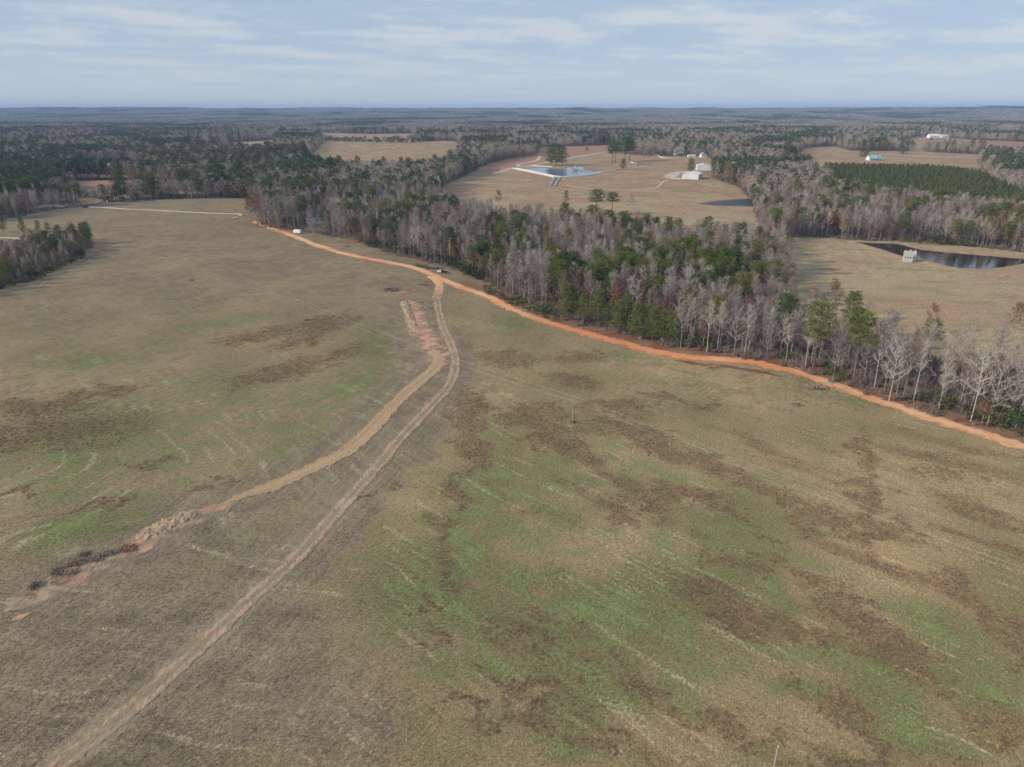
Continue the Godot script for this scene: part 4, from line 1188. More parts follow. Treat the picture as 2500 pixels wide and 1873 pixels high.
# ---------------------------------------------------------------- single trees, bushes and brush
func build_singles() -> void:
	rng.seed = 77
	# [kind, which, height, tint, label, group] at the foot of each
	var list := [
		["pine", 0, 27.0, 1, 109.2, 242.5, "tall pine with long bare trunk, left of the pair by the road"],
		["pine", 2, 26.5, 1, 119.9, 233.1, "tall pine with leaning bare trunk beside reddish verge"],
		["bare", 4, 21.0, 2, 125, 217.7, "big pale spreading bare tree standing alone on the reddish verge"],
		["bare", 4, 24.0, 2, 141.6, 200.3, "huge pale bare tree with fanned limbs near the right edge"],
		["bare", 5, 25.0, 2, 144.2, 196.4, "pale forked bare tree right of the rust-brown bush"],
		["bare", 3, 22.0, 2, 137.4, 210.4, "bare tree leaning right between the two pale giants"],
		["bare", 4, 22.0, 2, 151.2, 198.2, "forked white-barked bare tree by green bushes at right edge"],
		["bare", 2, 21.0, 2, 151.6, 194.6, "thin pale bare tree last at the right edge"],
		["bare", 2, 21.0, 2, 133.6, 218.3, "straight pale bare trunk behind the lone spreading tree"],
		["bare", 2, 16.0, 2, 102.9, 251.8, "crooked broken pale trunk at the road left of the tall pines"],
		["bare", 2, 19.0, 2, 108, 246.4, "thin pale bare tree just left of the tall pine"],
		["bare", 5, 17.0, 0, 115.7, 239.3, "small brushy bare tree between the two tall pines"],
		["bare", 2, 20.0, 2, 126.1, 230.1, "pale bare tree right of the leaning pine"],
		["oak", 0, 19.0, 0, 144.1, 309, "rounded tree with thick rust-brown leaves at the hay field edge"],
		["oak", 0, 15.0, 2, 134.9, 309, "orange-brown leafed tree left of the rounded rusty tree"],
		["oak", 0, 13.0, 2, 180.4, 293.8, "small bright rusty brown tree against the hay field"],
		["oak", 0, 19.0, 0, 200.9, 271.8, "wide dome-shaped rusty brown oak at right edge"],
		["oak", 2, 17.0, 0, 133.4, 267.1, "dark red-crowned tree between the two tall pines"],
		["pine", 1, 21.0, 0, 140.7, 285, "round-headed pine behind the dark red tree"],
		["pine", 1, 22.0, 2, 108.6, 273.4, "bluish green conical pine left of the tall pines"],
		["pine", 0, 17.0, 0, 159.9, 258.2, "pine top showing behind the spreading bare trees"],
		["oak", 2, 9.0, 0, 142.4, 196.6, "low bush of rust-brown leaves among pale trunks"],
		["pine", 0, 19.5, 3, 83.7, 281.8, "yellowish green pine standing alone left of the pale trees"],
		["bare", 2, 20.0, 2, 82, 269.6, "white slender bare tree right of the yellowish pine"],
		["bare", 5, 18.0, 2, 87.1, 264.3, "brushy pale bare tree near the bend of the road"],
		["bare", 2, 21.0, 2, 90.8, 262.8, "straight white bare trunk near the bend of the road"],
		["pine", 3, 18.0, 1, 24.5, 313.3, "big rounded dark pine at the left end of the pine row"],
		["pine", 3, 16.5, 0, 27.7, 314.3, "bushy pine close behind the big rounded pine"],
		["pine", 4, 14.5, 1, 32.3, 308.3, "bright young pine second in the pine row"],
		["pine", 4, 16.5, 1, 38.3, 305.3, "tall slim pine third in the pine row"],
		["pine", 4, 12.5, 2, 41.4, 296.8, "dull bluish small pine in the middle of the row"],
		["pine", 3, 15.0, 1, 45.2, 293.2, "low bright pine beside a bare trunk in the row"],
		["pine", 4, 17.5, 0, 49.2, 296.8, "tall pine behind the low bright pine"],
		["pine", 3, 16.0, 1, 51.8, 286.1, "broad pine with foliage to the ground, centre of row"],
		["pine", 3, 15.5, 0, 55.3, 285.2, "broad dark pine next to the centre of the row"],
		["pine", 3, 15.0, 0, 58.3, 281.8, "dark pine third from the right end of the row"],
		["pine", 3, 14.0, 1, 61.7, 281, "bright pine second from the right end of the row"],
		["pine", 3, 14.5, 1, 65.3, 278.5, "yellow-green pine at the right end of the row"],
		["pine", 1, 20.0, 0, 61.9, 310.3, "dark pine half hidden behind the pine row"],
		["pine", 3, 16.0, 1, -18.7, 417.8, "light green pine at the corner of the wood by the truck clearing"],
		["oak", 1, 13.0, 2, -10.1, 394.9, "olive brown leafed tree at the corner of the wood"],
		# the grove and yard on the far side of the meadow
		["oak", 1, 26.0, 2, -214.3, 605, "large olive green oak at the left end of the grove"],
		["oak", 1, 22.0, 1, -221.4, 612, "lower olive oak overhanging the parked cars"],
		["bare", 4, 27.0, 1, -192.6, 570.3, "tall grey bare tree first in the roadside line of the grove"],
		["bare", 3, 25.0, 1, -188, 567.1, "tall grey bare tree second in the roadside line"],
		["bare", 4, 26.0, 1, -184.6, 565.6, "tall grey bare tree third in the roadside line"],
		["bare", 3, 24.0, 1, -182.4, 564, "tall grey bare tree last in the roadside line"],
		["bare", 5, 22.0, 1, -142.1, 511.6, "dark trunked spreading bare tree over the red road"],
		["oak", 0, 20.0, 1, -183.1, 602, "brownish tree behind the white trailer"],
		["bare", 5, 24.0, 0, -172.9, 591.4, "spreading bare tree in front of the grey-roofed house"],
		["pine", 3, 17.0, 2, -143.4, 565.6, "dark evergreen tree right of the grey-roofed house"],
		["bare", 4, 22.0, 1, -125.6, 519.9, "brownish bare tree with pale trunk in the yard"],
		["bare", 5, 24.0, 3, -121.8, 525.2, "wide mauve-grey bare tree at the back of the yard"],
		["bare", 5, 22.0, 3, -113, 527.9, "wide bare tree at the mouth of the red path"],
		["oak", 1, 18.0, 2, -103, 509.6, "yellow-olive tree right of the red path"],
		["pine", 1, 20.0, 2, -92.8, 551.9, "dark rounded pine standing over the yard"],
		["pine", 1, 19.0, 2, -49.4, 540.5, "dark pine above the middle of the hedge"],
		["pine", 1, 22.0, 2, -67.9, 563.7, "dark pine left of the middle pine above the hedge"],
		# trees in the estate
		["pine", 3, 35.0, 2, 68.4, 1294, "left tree of the dark pine group beside the blue pond"],
		["pine", 3, 37.0, 2, 75.5, 1273, "middle tree of the dark pine group beside the blue pond"],
		["pine", 3, 34.0, 2, 86.7, 1280, "right tree of the dark pine group beside the blue pond"],
		["pine", 0, 37.0, 2, 175.9, 1301, "slim dark pine on the red needle bed"],
		["pine", 0, 38.0, 2, 188.2, 1354, "tall dark pine behind the slim one on the needle bed"],
		["pine", 1, 42.0, 2, 210.2, 1385, "tallest dark pine on the estate slope"],
		["pine", 1, 41.0, 2, 221.6, 1402, "dark pine right of the tallest on the estate slope"],
		["pine", 3, 17.0, 2, 177.4, 1183, "broad low dark tree over the white fence bend"],
		["pine", 3, 11.0, 2, 170.8, 1704, "small conical dark tree alone in the red field"],
		["bare", 5, 19.0, 1, 84.9, 1022, "small bare tree at the near bank of the blue pond"],
		["pine", 3, 21.0, 2, 273.9, 1132, "round dark pine between the two white barns"],
		["bare", 5, 28.0, 0, 260.6, 945, "spreading bare tree right of the front white barn"],
		["oak", 1, 29.0, 2, 265.7, 914, "olive brown tree right of the white barns"],
		["oak", 1, 30.0, 1, 271.4, 869, "brown bare-limbed tree by the dark little pond"],
		["bare", 4, 30.0, 1, 242.8, 1368, "bare tree on the slope below the estate fence"],
		["bare", 5, 30.0, 3, 309.7, 1610, "bare tree over the curved white fence"],
		["oak", 0, 14.0, 0, 311.1, 1457, "small rusty tree standing on the white fence line"],
		["oak", 1, 24.0, 1, 366.3, 1575, "dark tree right of the white mansion"],
		["pine", 0, 30.0, 2, 400.9, 1575, "dark pine behind the small gabled house"],
		["bare", 3, 19.0, 1, -23.7, 1040, "bare tree at the left end of the pond dam"],
		["pine", 0, 23.0, 2, 76.8, 662, "bushy olive pine rising from the wood against the hay field"],
		["pine", 2, 20.0, 2, 92.1, 666, "slim pine rising alone against the hay field"],
		["bare", 4, 19.0, 3, 106.6, 646, "round mauve bare tree against the hay field"],
		["oak", 1, 19.0, 0, 50.6, 683, "round olive brown tree against the hay field"],
		["oak", 0, 17.0, 1, -12.7, 705, "rounded brown tree at left end of the hay field edge"],
		# left side
		["pine", 4, 16.0, 2, -304.7, 513.6, "dark pine at the right tip of the left tree clump"],
		["pine", 3, 15.5, 2, -306.7, 511.2, "dark pine second from the tip of the left clump"],
		["pine", 3, 15.0, 2, -311.7, 508.8, "dark rounded pine in the left clump"],
		["oak", 1, 15.5, 1, -312.8, 494.8, "dull olive tree in the middle of the left clump"],
		["oak", 1, 14.5, 2, -332.4, 513.6, "lighter olive tree in the left clump"],
		["oak", 1, 15.0, 0, -341.9, 518.5, "yellowish olive tree at the back of the left clump"],
		["pine", 3, 16.0, 2, -397.9, 561.1, "dark pine at the left edge behind the clump"],
		["pine", 3, 13.5, 2, -378.5, 555.4, "small dark pine alone by the pale drive"],
		["pine", 3, 14.0, 2, -500.8, 803, "big dark rounded evergreen behind the low house"],
		["pine", 3, 13.0, 2, -505.7, 792, "dark evergreen left of the rounded one"],
		["bare", 5, 17.0, 0, -472.8, 792, "pale bare tree right of the rounded evergreen"],
		["bare", 5, 9.0, 0, -455.2, 726, "small bare tree before the low house, left one"],
		["bare", 5, 9.5, 0, -444.4, 734, "small bare tree before the low house, right one"],
		["pine", 3, 32.0, 2, -415.6, 776, "tallest dark round pine behind the far meadow"],
		["pine", 3, 28.0, 2, -387.3, 787, "broad dark pine right of the tallest behind the meadow"],
		["oak", 1, 33.0, 2, -422.2, 823, "tall olive tree between the dark pines behind the meadow"],
		["pine", 1, 36.0, 2, -327.5, 823, "tall dark pine at the right end of the far tree line"],
		["pine", 1, 30.0, 2, -365.3, 817, "dark pine in the far tree line above the gravel drive"],
		["oak", 1, 30.0, 1, -348.9, 811, "brown tree in the far tree line above the gravel drive"],
		["pine", 4, 33.0, 2, -320.5, 862, "slim dark pine at the gap in the far tree line"],
	]
	var kinds := {"bare": bare_kinds, "pine": pine_kinds, "oak": oak_kinds}
	var tints := {"bare": bare_tints, "pine": pine_tints, "oak": oak_tints}
	var names := {"bare": "bare_tree", "pine": "pine_tree", "oak": "brown_tree"}
	for a in list:
		var o := plant(kinds[a[0]][a[1]], names[a[0]], a[4], a[5], a[2], rr(0, TAU), tints[a[0]][a[3]], a[6], "pine tree" if a[0] == "pine" else "tree", a[7] if a.size() > 7 else "")
		if a[5] > 640.0 and a[0] == "pine": o.scale *= Vector3(1.55, 1.0, 1.55)
	# evergreen bushes
	var bush := [make_shrub(61, 2.2, 3.4, lin(0.060, 0.092, 0.034)), make_shrub(62, 1.8, 2.6, lin(0.085, 0.125, 0.036)), make_shrub(63, 2.6, 4.2, lin(0.050, 0.078, 0.032))]
	var rows := [
		["in the evergreen hedge behind the yard", "hedge bushes along the yard", [-99.9, 498.2, -85.5, 489.8, -70.5, 474, -56.6, 460.1, -43.5, 449.2, -34.4, 432.1, -25.8, 414.4, -18, 401.2], 3.6, 1.25, 4.0],
		["on the verge before the wood", "bushes along the dirt road verge", [-13.7, 366.5, -3.7, 347.2, 3.2, 338.2, 11.7, 323.1, 19.8, 312.1], 5.0, 0.8, 3.0],
		["evergreens on the dark pond's far bank", "bushes on the far pond bank", [289.5, 516.7, 293.4, 512.1, 299.9, 509.4, 305.1, 507.3, 312.4, 506.2, 321.1, 502.4], 4.2, 1.35, 5.0],
		["under the far tree line above the meadow", "bushes of the far tree line", [-480.7, 811, -457.7, 799, -418.2, 760, -395.1, 765, -376.7, 782, -361.8, 793], 9.0, 1.7, 8.0],
		["in the hedge across the far pasture", "hedge of the far pasture", [-620, 2392, -559.1, 2334, -470.9, 2278, -386.8, 2225, -297.9, 2192, -247.5, 2296], 11.0, 4.2, 14.0],
		["along the foot of the left tree clump", "bushes of the left clump", [-274.1, 358.5, -275.4, 374.8, -270.2, 390.1, -273.8, 421.9, -279.7, 462], 6.0, 1.2, 3.0],
	]
	for r in rows:
		var line := smooth(r[2], r[3])
		var n := 0
		for p in line:
			n += 1
			var s: float = r[4] * rr(0.7, 1.25)
			var o := single("evergreen_bush", bush[rng.randi_range(0, 2)], mat(Color(1, 1, 1) * rr(0.8, 1.2) if r[4] < 0.0 else [Color(1, 1, 1), Color(0.82, 0.85, 0.85), Color(1.15, 1.1, 0.95)][rng.randi_range(0, 2)], 0.9))
			var q: Vector2 = p + Vector2(rr(-0.3, 0.3), rr(-0.3, 0.3)) * float(r[5])
			o.position = at(q.x, q.y)
			o.rotation.y = rr(0, TAU)
			o.scale = Vector3(s, s, s)
			meta(o, ordinal(n) + " bush from the left, " + r[0], "bush", r[1])
	for a in [[69.7, 275.2, 1.5, "dark green bush left of the bright bushes at the road"], [75.6, 272.8, 1.6, "bright green bush at the verge, left of two"], [79.4, 272, 1.4, "bright green bush at the verge, right of two"], [10.7, 332.7, 1.5, "yellow-green bush at the wood edge above the road"], [3.9, 343.2, 1.3, "mid green bush left of the yellow-green one"], [16.5, 322.7, 1.5, "grey green bush before the big rounded pine"],
			[103.4, 255.3, 1.1, "bright small bush at the crooked trunk"], [115, 241.2, 1.0, "small green bush under the tall pines, left"], [117.7, 238.7, 1.2, "small green bush under the tall pines, right"], [139.5, 209.9, 1.3, "green bush between pale trunks by the road"], [147.3, 194.8, 1.9, "feathery green bush at the roadside near right edge"], [149.2, 188.8, 1.7, "dark green bush at the roadside on right edge"], [142.9, 201.2, 1.0, "little green bush under the huge pale tree"], [136.7, 217.2, 1.1, "green bush behind the lone spreading tree"],
			[-58, 432.8, 0.9, "taller cedar bush left of the truck"], [-55.7, 430.8, 0.75, "smaller cedar bush beside the taller one"], [-52.6, 428.4, 0.9, "round green bush just left of the brush pile"], [-50.7, 426.4, 0.8, "green bush next to the brush pile and truck"],
			[840, 1603, 4.0, "dark round tree by the pale road far right"], [713, 1509, 5.0, "dark round tree beside the teal-roofed house"], [1509, 2232, 6.0, "dark round tree on the red field by the lake"], [943, 1777, 5.5, "rounded grey-green tree alone in the far right field"]]:
		var o := single("green_bush", bush[rng.randi_range(0, 2)], mat([Color(1, 1, 1), Color(1.2, 1.2, 0.9)][rng.randi_range(0, 1)], 0.9))
		o.position = at(a[0], a[1])
		o.rotation.y = rr(0, TAU)
		o.scale = Vector3.ONE * float(a[2])
		meta(o, a[3], "bush")
	# dry brush
	for a in [[-64.3, 372, 5.5, 1.6, 1.0, "long dark brush pile at the top of the gully", lin(0.10, 0.075, 0.062)], [-48.4, 385.8, 5.0, 1.3, 0.6, "smaller grey brush pile near the track turn-off", lin(0.13, 0.10, 0.085)], [-46.1, 426.9, 5.0, 1.5, 0.5, "dark brush pile behind the truck", lin(0.085, 0.065, 0.055)],
			[104.9, 228.9, 5.0, 1.4, 0.6, "dry grey brush in the ditch below the tall pines", lin(0.15, 0.11, 0.080)], [93, 213.5, 2.2, 1.1, 0.9, "small heap of dead brush alone on the meadow", lin(0.14, 0.11, 0.085)], [-115.3, 499.6, 2.0, 0.8, 1.0, "small dark brush heap in the yard", lin(0.10, 0.07, 0.055)],
			[-84.1, 132.2, 2.6, 1.3, 0.8, "reddish brown brush above the pink clay", lin(0.14, 0.085, 0.060)], [-87.4, 130.4, 2.2, 1.2, 0.8, "dry brown brush right of the swale middle", lin(0.13, 0.10, 0.085)], [-89.4, 128.5, 2.4, 1.5, 0.8, "brown brush clump in the swale", lin(0.15, 0.115, 0.09)], [-91.9, 129.4, 1.8, 1.7, 1.0, "taller dark brush clump at the swale's upper side", lin(0.11, 0.085, 0.07)], [-92.6, 126.8, 2.6, 1.5, 0.8, "long brown brush clump in the lower swale", lin(0.15, 0.11, 0.085)], [-91.9, 123.3, 2.4, 1.2, 0.8, "tan brown brush clump above the pale heap", lin(0.17, 0.125, 0.09)], [-94.1, 123.5, 1.9, 1.6, 1.0, "dark brush clump beside the pale heap", lin(0.12, 0.09, 0.07)], [-96.1, 118.8, 1.7, 1.3, 1.0, "last dark brush clump at the swale's lower left", lin(0.12, 0.09, 0.07)], [75.5, 250, 2.6, 0.9, 0.8, "dry reddish grass clump in the road ditch", lin(0.17, 0.10, 0.065)]]:
		var o := single("dry_brush", make_brush(int(a[0] * 7.0) + 900, 1.0, 1.0, (a[6] as Color) * 2.7, 240), mat())
		o.position = at(a[0], a[1])
		o.scale = Vector3(a[2], a[3] * 0.8, a[2] * a[4])
		meta(o, a[5], "brush")
	var log_ := Mb.new()
	log_.tube([Vector3(-2.6, 0.2, 0), Vector3(0, 0.25, 0.1), Vector3(2.6, 0.18, 0)], [0.20, 0.17, 0.10], 7, lin(0.42, 0.36, 0.30))
	log_.tube([Vector3(0.6, 0.25, 0.1), Vector3(1.5, 0.7, 0.6)], [0.08, 0.03], 5, lin(0.40, 0.34, 0.28))
	for a in [[104.5, 248.7, 0.35, "pale fallen log at the foot of the crooked trunk"], [108.6, 245.1, 0.35, "shorter pale fallen log beside the tall pine"]]:
		var o := single("fallen_log", log_.mesh(), mat())
		o.position = at(a[0], a[1])
		o.rotation.y = -0.75
		meta(o, a[3], "log")

# ---------------------------------------------------------------- poles and wires
func pole(x: float, d: float, h: float, label: String, turn := 0.8, arm := false, leanx := 0.0) -> Vector3:
	var o := thing("utility_pole", at(x, d), turn, label, "pole", "utility poles across the meadow")
	var b := Mb.new()
	b.tube([Vector3(0, -0.5, 0), Vector3(0, h * 0.5, 0), Vector3(0, h, 0)], [0.17, 0.145, 0.115], 8, lin(0.36, 0.32, 0.275))
	part("post", b.mesh(), mat(), o)
	b = Mb.new()
	b.tube([Vector3(0, h - 0.05, 0), Vector3(0, h + 0.12, 0), Vector3(0, h + 0.22, 0)], [0.05, 0.09, 0.04], 8, lin(0.75, 0.75, 0.72))
	part("insulator", b.mesh(), mat(Color.WHITE, 0.4), o)
	b = Mb.new()
	b.tube([Vector3(0.13, h - 1.5, 0), Vector3(0.24, h - 1.5, 0)], [0.05, 0.06], 6, lin(0.6, 0.6, 0.58))
	part("bracket", b.mesh(), mat(), o)
	if arm:
		b = Mb.new()
		b.box(Vector3(0, h - 0.5, 0), Vector3(2.2, 0.14, 0.12), lin(0.33, 0.29, 0.25), 0.0, 0.02)
		part("crossarm", b.mesh(), mat(), o)
	if leanx != 0.0: o.rotation.z = leanx
	return o.position + Vector3(0, h, 0)

func wire(a: Vector3, b: Vector3, sag: float, label: String) -> void:
	var m := Mb.new()
	var pts := []
	var r := []
	for k in 17:
		var f := k / 16.0
		pts.append(a.lerp(b, f) - Vector3(0, sag * 4.0 * f * (1.0 - f), 0))
		r.append(0.019)
	m.tube(pts, r, 4, lin(0.50, 0.48, 0.44))
	meta(single("power_line", m.mesh(), mat(Color.WHITE, 0.4)), label, "power line", "wires between the utility poles")

func build_poles() -> void:
	var tops := [
		pole(-416.8, 668, 14.0, "utility pole beside the asphalt road on the left", 0.2, true),
		pole(-298.4, 509, 8.5, "short pole at the tip of the left tree clump"),
		pole(-181, 395.6, 8.5, "dark pole alone in the middle of the left meadow"),
		pole(-93.9, 311.7, 8.6, "pole by the brown weed patch left of the gully"),
		pole(18.6, 199.0, 8.4, "pale pole among brown weeds in the centre meadow"),
		pole(131.0, 88.0, 8.5, "pole just beyond the right edge of the meadow"),
	]
	for k in range(1, 5):
		var nm: String = ["the left clump", "the left meadow", "the gully", "the centre meadow"][k - 1]
		wire(tops[k] + Vector3(0, 0.2, 0), tops[k + 1] + Vector3(0, 0.2, 0), 1.7, "upper wire running from the pole at " + nm)
		wire(tops[k] + Vector3(0.1, -1.5, 0), tops[k + 1] + Vector3(0.1, -1.5, 0), 1.9, "lower wire running from the pole at " + nm)
	pole(36.4, 73.0, 8.5, "white-topped pole cut by the bottom edge", 0.3, false, -0.02)
	pole(-408.6, 757, 12.6, "tall pole at the dark hedge by the asphalt road", 0.2, true)
	pole(-318, 724, 11.0, "grey pole alone on the far meadow above the gravel drive")
	pole(-4.3, 1009, 9.0, "pale pole below the pond dam")
	pole(76.8, 994, 9.0, "pale pole at the near bank of the blue pond")
	pole(215.7, 920, 16.0, "tall pale pole before the white barns", 0.2, false)
	# disturbed earth at the feet of the poles
	rng.seed = 5
	for a in [[-414.5, 666, "dark weeds at the foot of the roadside pole"], [-180.7, 394.9, "dark weeds at the foot of the left meadow pole"], [-93.4, 311.5, "dark weeds at the foot of the pole by the gully"], [18.9, 198.8, "dry weeds at the foot of the centre meadow pole"]]:
		var o := single("weed_ring", make_brush(int(a[1]), 1.0, 1.0, lin(0.22, 0.17, 0.12), 90), mat())
		o.position = at(a[0], a[1])
		o.scale = Vector3(1.7, 0.7, 1.2)
		meta(o, a[2], "weeds")

# ---------------------------------------------------------------- vehicles
func wheel(o: Node3D, p: Vector3, r: float) -> void:
	var b := Mb.new()
	b.tube([p + Vector3(0, 0, -0.12), p + Vector3(0, 0, -0.08), p + Vector3(0, 0, 0.08), p + Vector3(0, 0, 0.12)], [r * 0.85, r, r, r * 0.85], 12, lin(0.02, 0.02, 0.02))
	var w := part("wheel", b.mesh(), mat(), o)
	b = Mb.new()
	b.tube([p + Vector3(0, 0, -0.13), p + Vector3(0, 0, 0.13)], [r * 0.58, r * 0.58], 10, lin(0.45, 0.45, 0.46))
	part("rim", b.mesh(), mat(Color.WHITE, 0.35), w)

func hull(prof: Array, half: float, tuck: float, col: Color) -> Mesh:   # a side outline given as x, y pairs, given width
	var b := Mb.new()
	var p := pairs(prof)
	var n := p.size()
	var top := 0.0
	for q in p: top = maxf(top, q.y)
	for s in [-1.0, 1.0]:
		var ids := Geometry2D.triangulate_polygon(p)
		for k in range(0, ids.size(), 3):
			var t := []
			for j in 3:
				var q := p[ids[k + j]]
				t.append(Vector3(q.x, q.y, s * (half - tuck * q.y / top)))
			b.tri(t[0], t[1], t[2], col)
	for k in n:
		var q := p[k]
		var e := p[(k + 1) % n]
		b.quad(Vector3(q.x, q.y, half - tuck * q.y / top), Vector3(e.x, e.y, half - tuck * e.y / top), Vector3(e.x, e.y, -half + tuck * e.y / top), Vector3(q.x, q.y, -half + tuck * q.y / top), col)
	return b.mesh()

func car(x: float, d: float, turn: float, col: Color, label: String, called := "parked_car") -> void:
	var o := thing(called, at(x, d, 0.1), turn, label, "car")
	part("body", hull([-2.25, 0.35, 2.25, 0.35, 2.32, 0.62, 2.25, 0.9, 1.2, 1.0, -1.9, 1.02, -2.28, 0.95, -2.32, 0.6], 0.9, 0.05, col), mat(Color.WHITE, 0.3), o)
	part("windows", hull([1.15, 0.98, 0.45, 1.42, -1.35, 1.44, -1.95, 1.0], 0.84, 0.2, lin(0.02, 0.022, 0.025)), mat(Color.WHITE, 0.12), o)
	part("roof", hull([0.5, 1.42, -1.35, 1.43, -1.3, 1.50, 0.35, 1.49], 0.66, 0.04, col), mat(Color.WHITE, 0.3), o)
	for sx in [-1.4, 1.42]:
		for sz in [-0.86, 0.86]: wheel(o, Vector3(sx, 0.33, sz), 0.33)
	for sz in [-0.62, 0.62]:
		var b := Mb.new()
		b.box(Vector3(2.29, 0.72, sz), Vector3(0.08, 0.16, 0.36), lin(0.8, 0.8, 0.78))
		part("headlight", b.mesh(), mat(Color.WHITE, 0.2), o)

func build_vehicles() -> void:
	car(-419, 714, 0.1, lin(0.015, 0.017, 0.02), "dark car driving on the grey country road at left", "moving_car")
	car(-245.3, 640, 0.0, lin(0.75, 0.75, 0.74), "white car parked left at the end of the gravel drive")
	car(-246.2, 656, -0.4, lin(0.78, 0.78, 0.77), "white car at the drive's end nearest the olive oak")
	# the truck
	var p := Vector2(-41.2, 415.6)
	var o := thing("flatbed_truck", at(p.x, p.y, 0.05), PI - 0.35, "white truck with open dark flatbed parked by the brush pile", "truck")
	part("cab", hull([0.4, 0.5, 2.9, 0.5, 2.95, 1.15, 2.0, 1.3, 1.6, 2.0, 0.5, 2.05], 0.95, 0.12, lin(0.78, 0.78, 0.77)), mat(Color.WHITE, 0.3), o)
	var b := Mb.new()
	b.quad(Vector3(2.0, 1.33, 0.75), Vector3(1.64, 1.93, 0.72), Vector3(1.64, 1.93, -0.72), Vector3(2.0, 1.33, -0.75), lin(0.02, 0.02, 0.025))
	for s in [-1.0, 1.0]: b.quad(Vector3(0.6, 1.32, s * 0.89), Vector3(1.8, 1.32, s * 0.89), Vector3(1.5, 1.9, s * 0.855), Vector3(0.6, 1.95, s * 0.85), lin(0.02, 0.02, 0.025))
	b.quad(Vector3(0.38, 1.3, 0.75), Vector3(0.46, 1.95, 0.7), Vector3(0.46, 1.95, -0.7), Vector3(0.38, 1.3, -0.75), lin(0.02, 0.02, 0.025))
	part("windows", b.mesh(), mat(Color.WHITE, 0.1), o)
	b = Mb.new()
	b.box(Vector3(-1.35, 0.95, 0), Vector3(3.3, 0.14, 2.2), lin(0.03, 0.03, 0.032), 0.0, 0.02)
	part("flatbed", b.mesh(), mat(), o)
	b = Mb.new()
	b.box(Vector3(0.28, 1.5, 0), Vector3(0.08, 1.0, 2.0), lin(0.03, 0.03, 0.032), 0.0, 0.02)
	part("headboard", b.mesh(), mat(), o)
	b = Mb.new()
	b.box(Vector3(-0.2, 0.6, 0), Vector3(5.4, 0.22, 0.9), lin(0.03, 0.03, 0.03))
	part("chassis", b.mesh(), mat(), o)
	b = Mb.new()
	b.box(Vector3(-1.2, 1.15, 0.2), Vector3(1.6, 0.35, 0.9), lin(0.05, 0.04, 0.035), 0.2, 0.05)
	meta(single("tool_chest", b.mesh(), mat()), "dark low chest lying on the truck's flatbed", "chest").transform = o.transform
	for q in [Vector3(2.1, 0.42, 0.85), Vector3(2.1, 0.42, -0.85), Vector3(-1.9, 0.42, 0.85), Vector3(-1.9, 0.42, -0.85)]: wheel(o, q, 0.42)
	# the white trailer
	p = Vector2(-166.4, 556.5)
	o = thing("box_trailer", at(p.x, p.y, 0.0), -0.35, "white box trailer parked under bare trees by the red road", "trailer")
	b = Mb.new()
	b.box(Vector3(0, 1.75, 0), Vector3(6.0, 2.4, 2.4), lin(0.80, 0.80, 0.79), 0.0, 0.15)
	part("box", b.mesh(), mat(Color.WHITE, 0.4), o)
	b = Mb.new()
	b.box(Vector3(0, 0.5, 0), Vector3(5.8, 0.12, 2.2), lin(0.05, 0.05, 0.05))
	b.tube([Vector3(3.0, 0.5, 0), Vector3(4.3, 0.5, 0)], [0.08, 0.06], 6, lin(0.05, 0.05, 0.05))
	part("drawbar", b.mesh(), mat(), o)
	b = Mb.new()
	b.box(Vector3(-3.02, 1.7, 0), Vector3(0.05, 2.1, 2.0), lin(0.72, 0.72, 0.71))
	part("rear_door", b.mesh(), mat(), o)
	for q in [Vector3(-0.5, 0.35, 1.1), Vector3(0.4, 0.35, 1.1), Vector3(-0.5, 0.35, -1.1), Vector3(0.4, 0.35, -1.1)]: wheel(o, q, 0.34)

# ---------------------------------------------------------------- buildings
func gable_walls(w: float, l: float, h: float, rise: float, col: Color) -> Mesh:   # gables face front and back
	var b := Mb.new()
	for s in [-1.0, 1.0]:
		b.quad(Vector3(-w / 2, -0.3, s * l / 2), Vector3(-w / 2, h, s * l / 2), Vector3(w / 2, h, s * l / 2), Vector3(w / 2, -0.3, s * l / 2), col)
		b.tri(Vector3(-w / 2, h, s * l / 2), Vector3(0, h + rise, s * l / 2), Vector3(w / 2, h, s * l / 2), col)
		b.quad(Vector3(s * w / 2, -0.3, -l / 2), Vector3(s * w / 2, h, -l / 2), Vector3(s * w / 2, h, l / 2), Vector3(s * w / 2, -0.3, l / 2), col)
	return b.mesh()

func gable_roof(w: float, l: float, h: float, rise: float, over: float, thick: float, col: Color) -> Mesh:
	var b := Mb.new()
	var k := rise / (w / 2)
	for s in [-1.0, 1.0]:
		var e := Vector3(s * (w / 2 + over), h - over * k + 0.05, 0)
		var r := Vector3(0, h + rise + 0.05, 0)
		var z := Vector3(0, 0, l / 2 + over)
		var up := Vector3(0, thick, 0)
		b.quad(e - z + up, r - z + up, r + z + up, e + z + up, col)
		b.quad(e - z, r - z, r + z, e + z, col * 0.9)
		b.quad(e - z, e + z, e + z + up, e - z + up, col)
		for q in [-1.0, 1.0]: b.quad(e + z * q, r + z * q, r + z * q + up, e + z * q + up, col)
	return b.mesh()

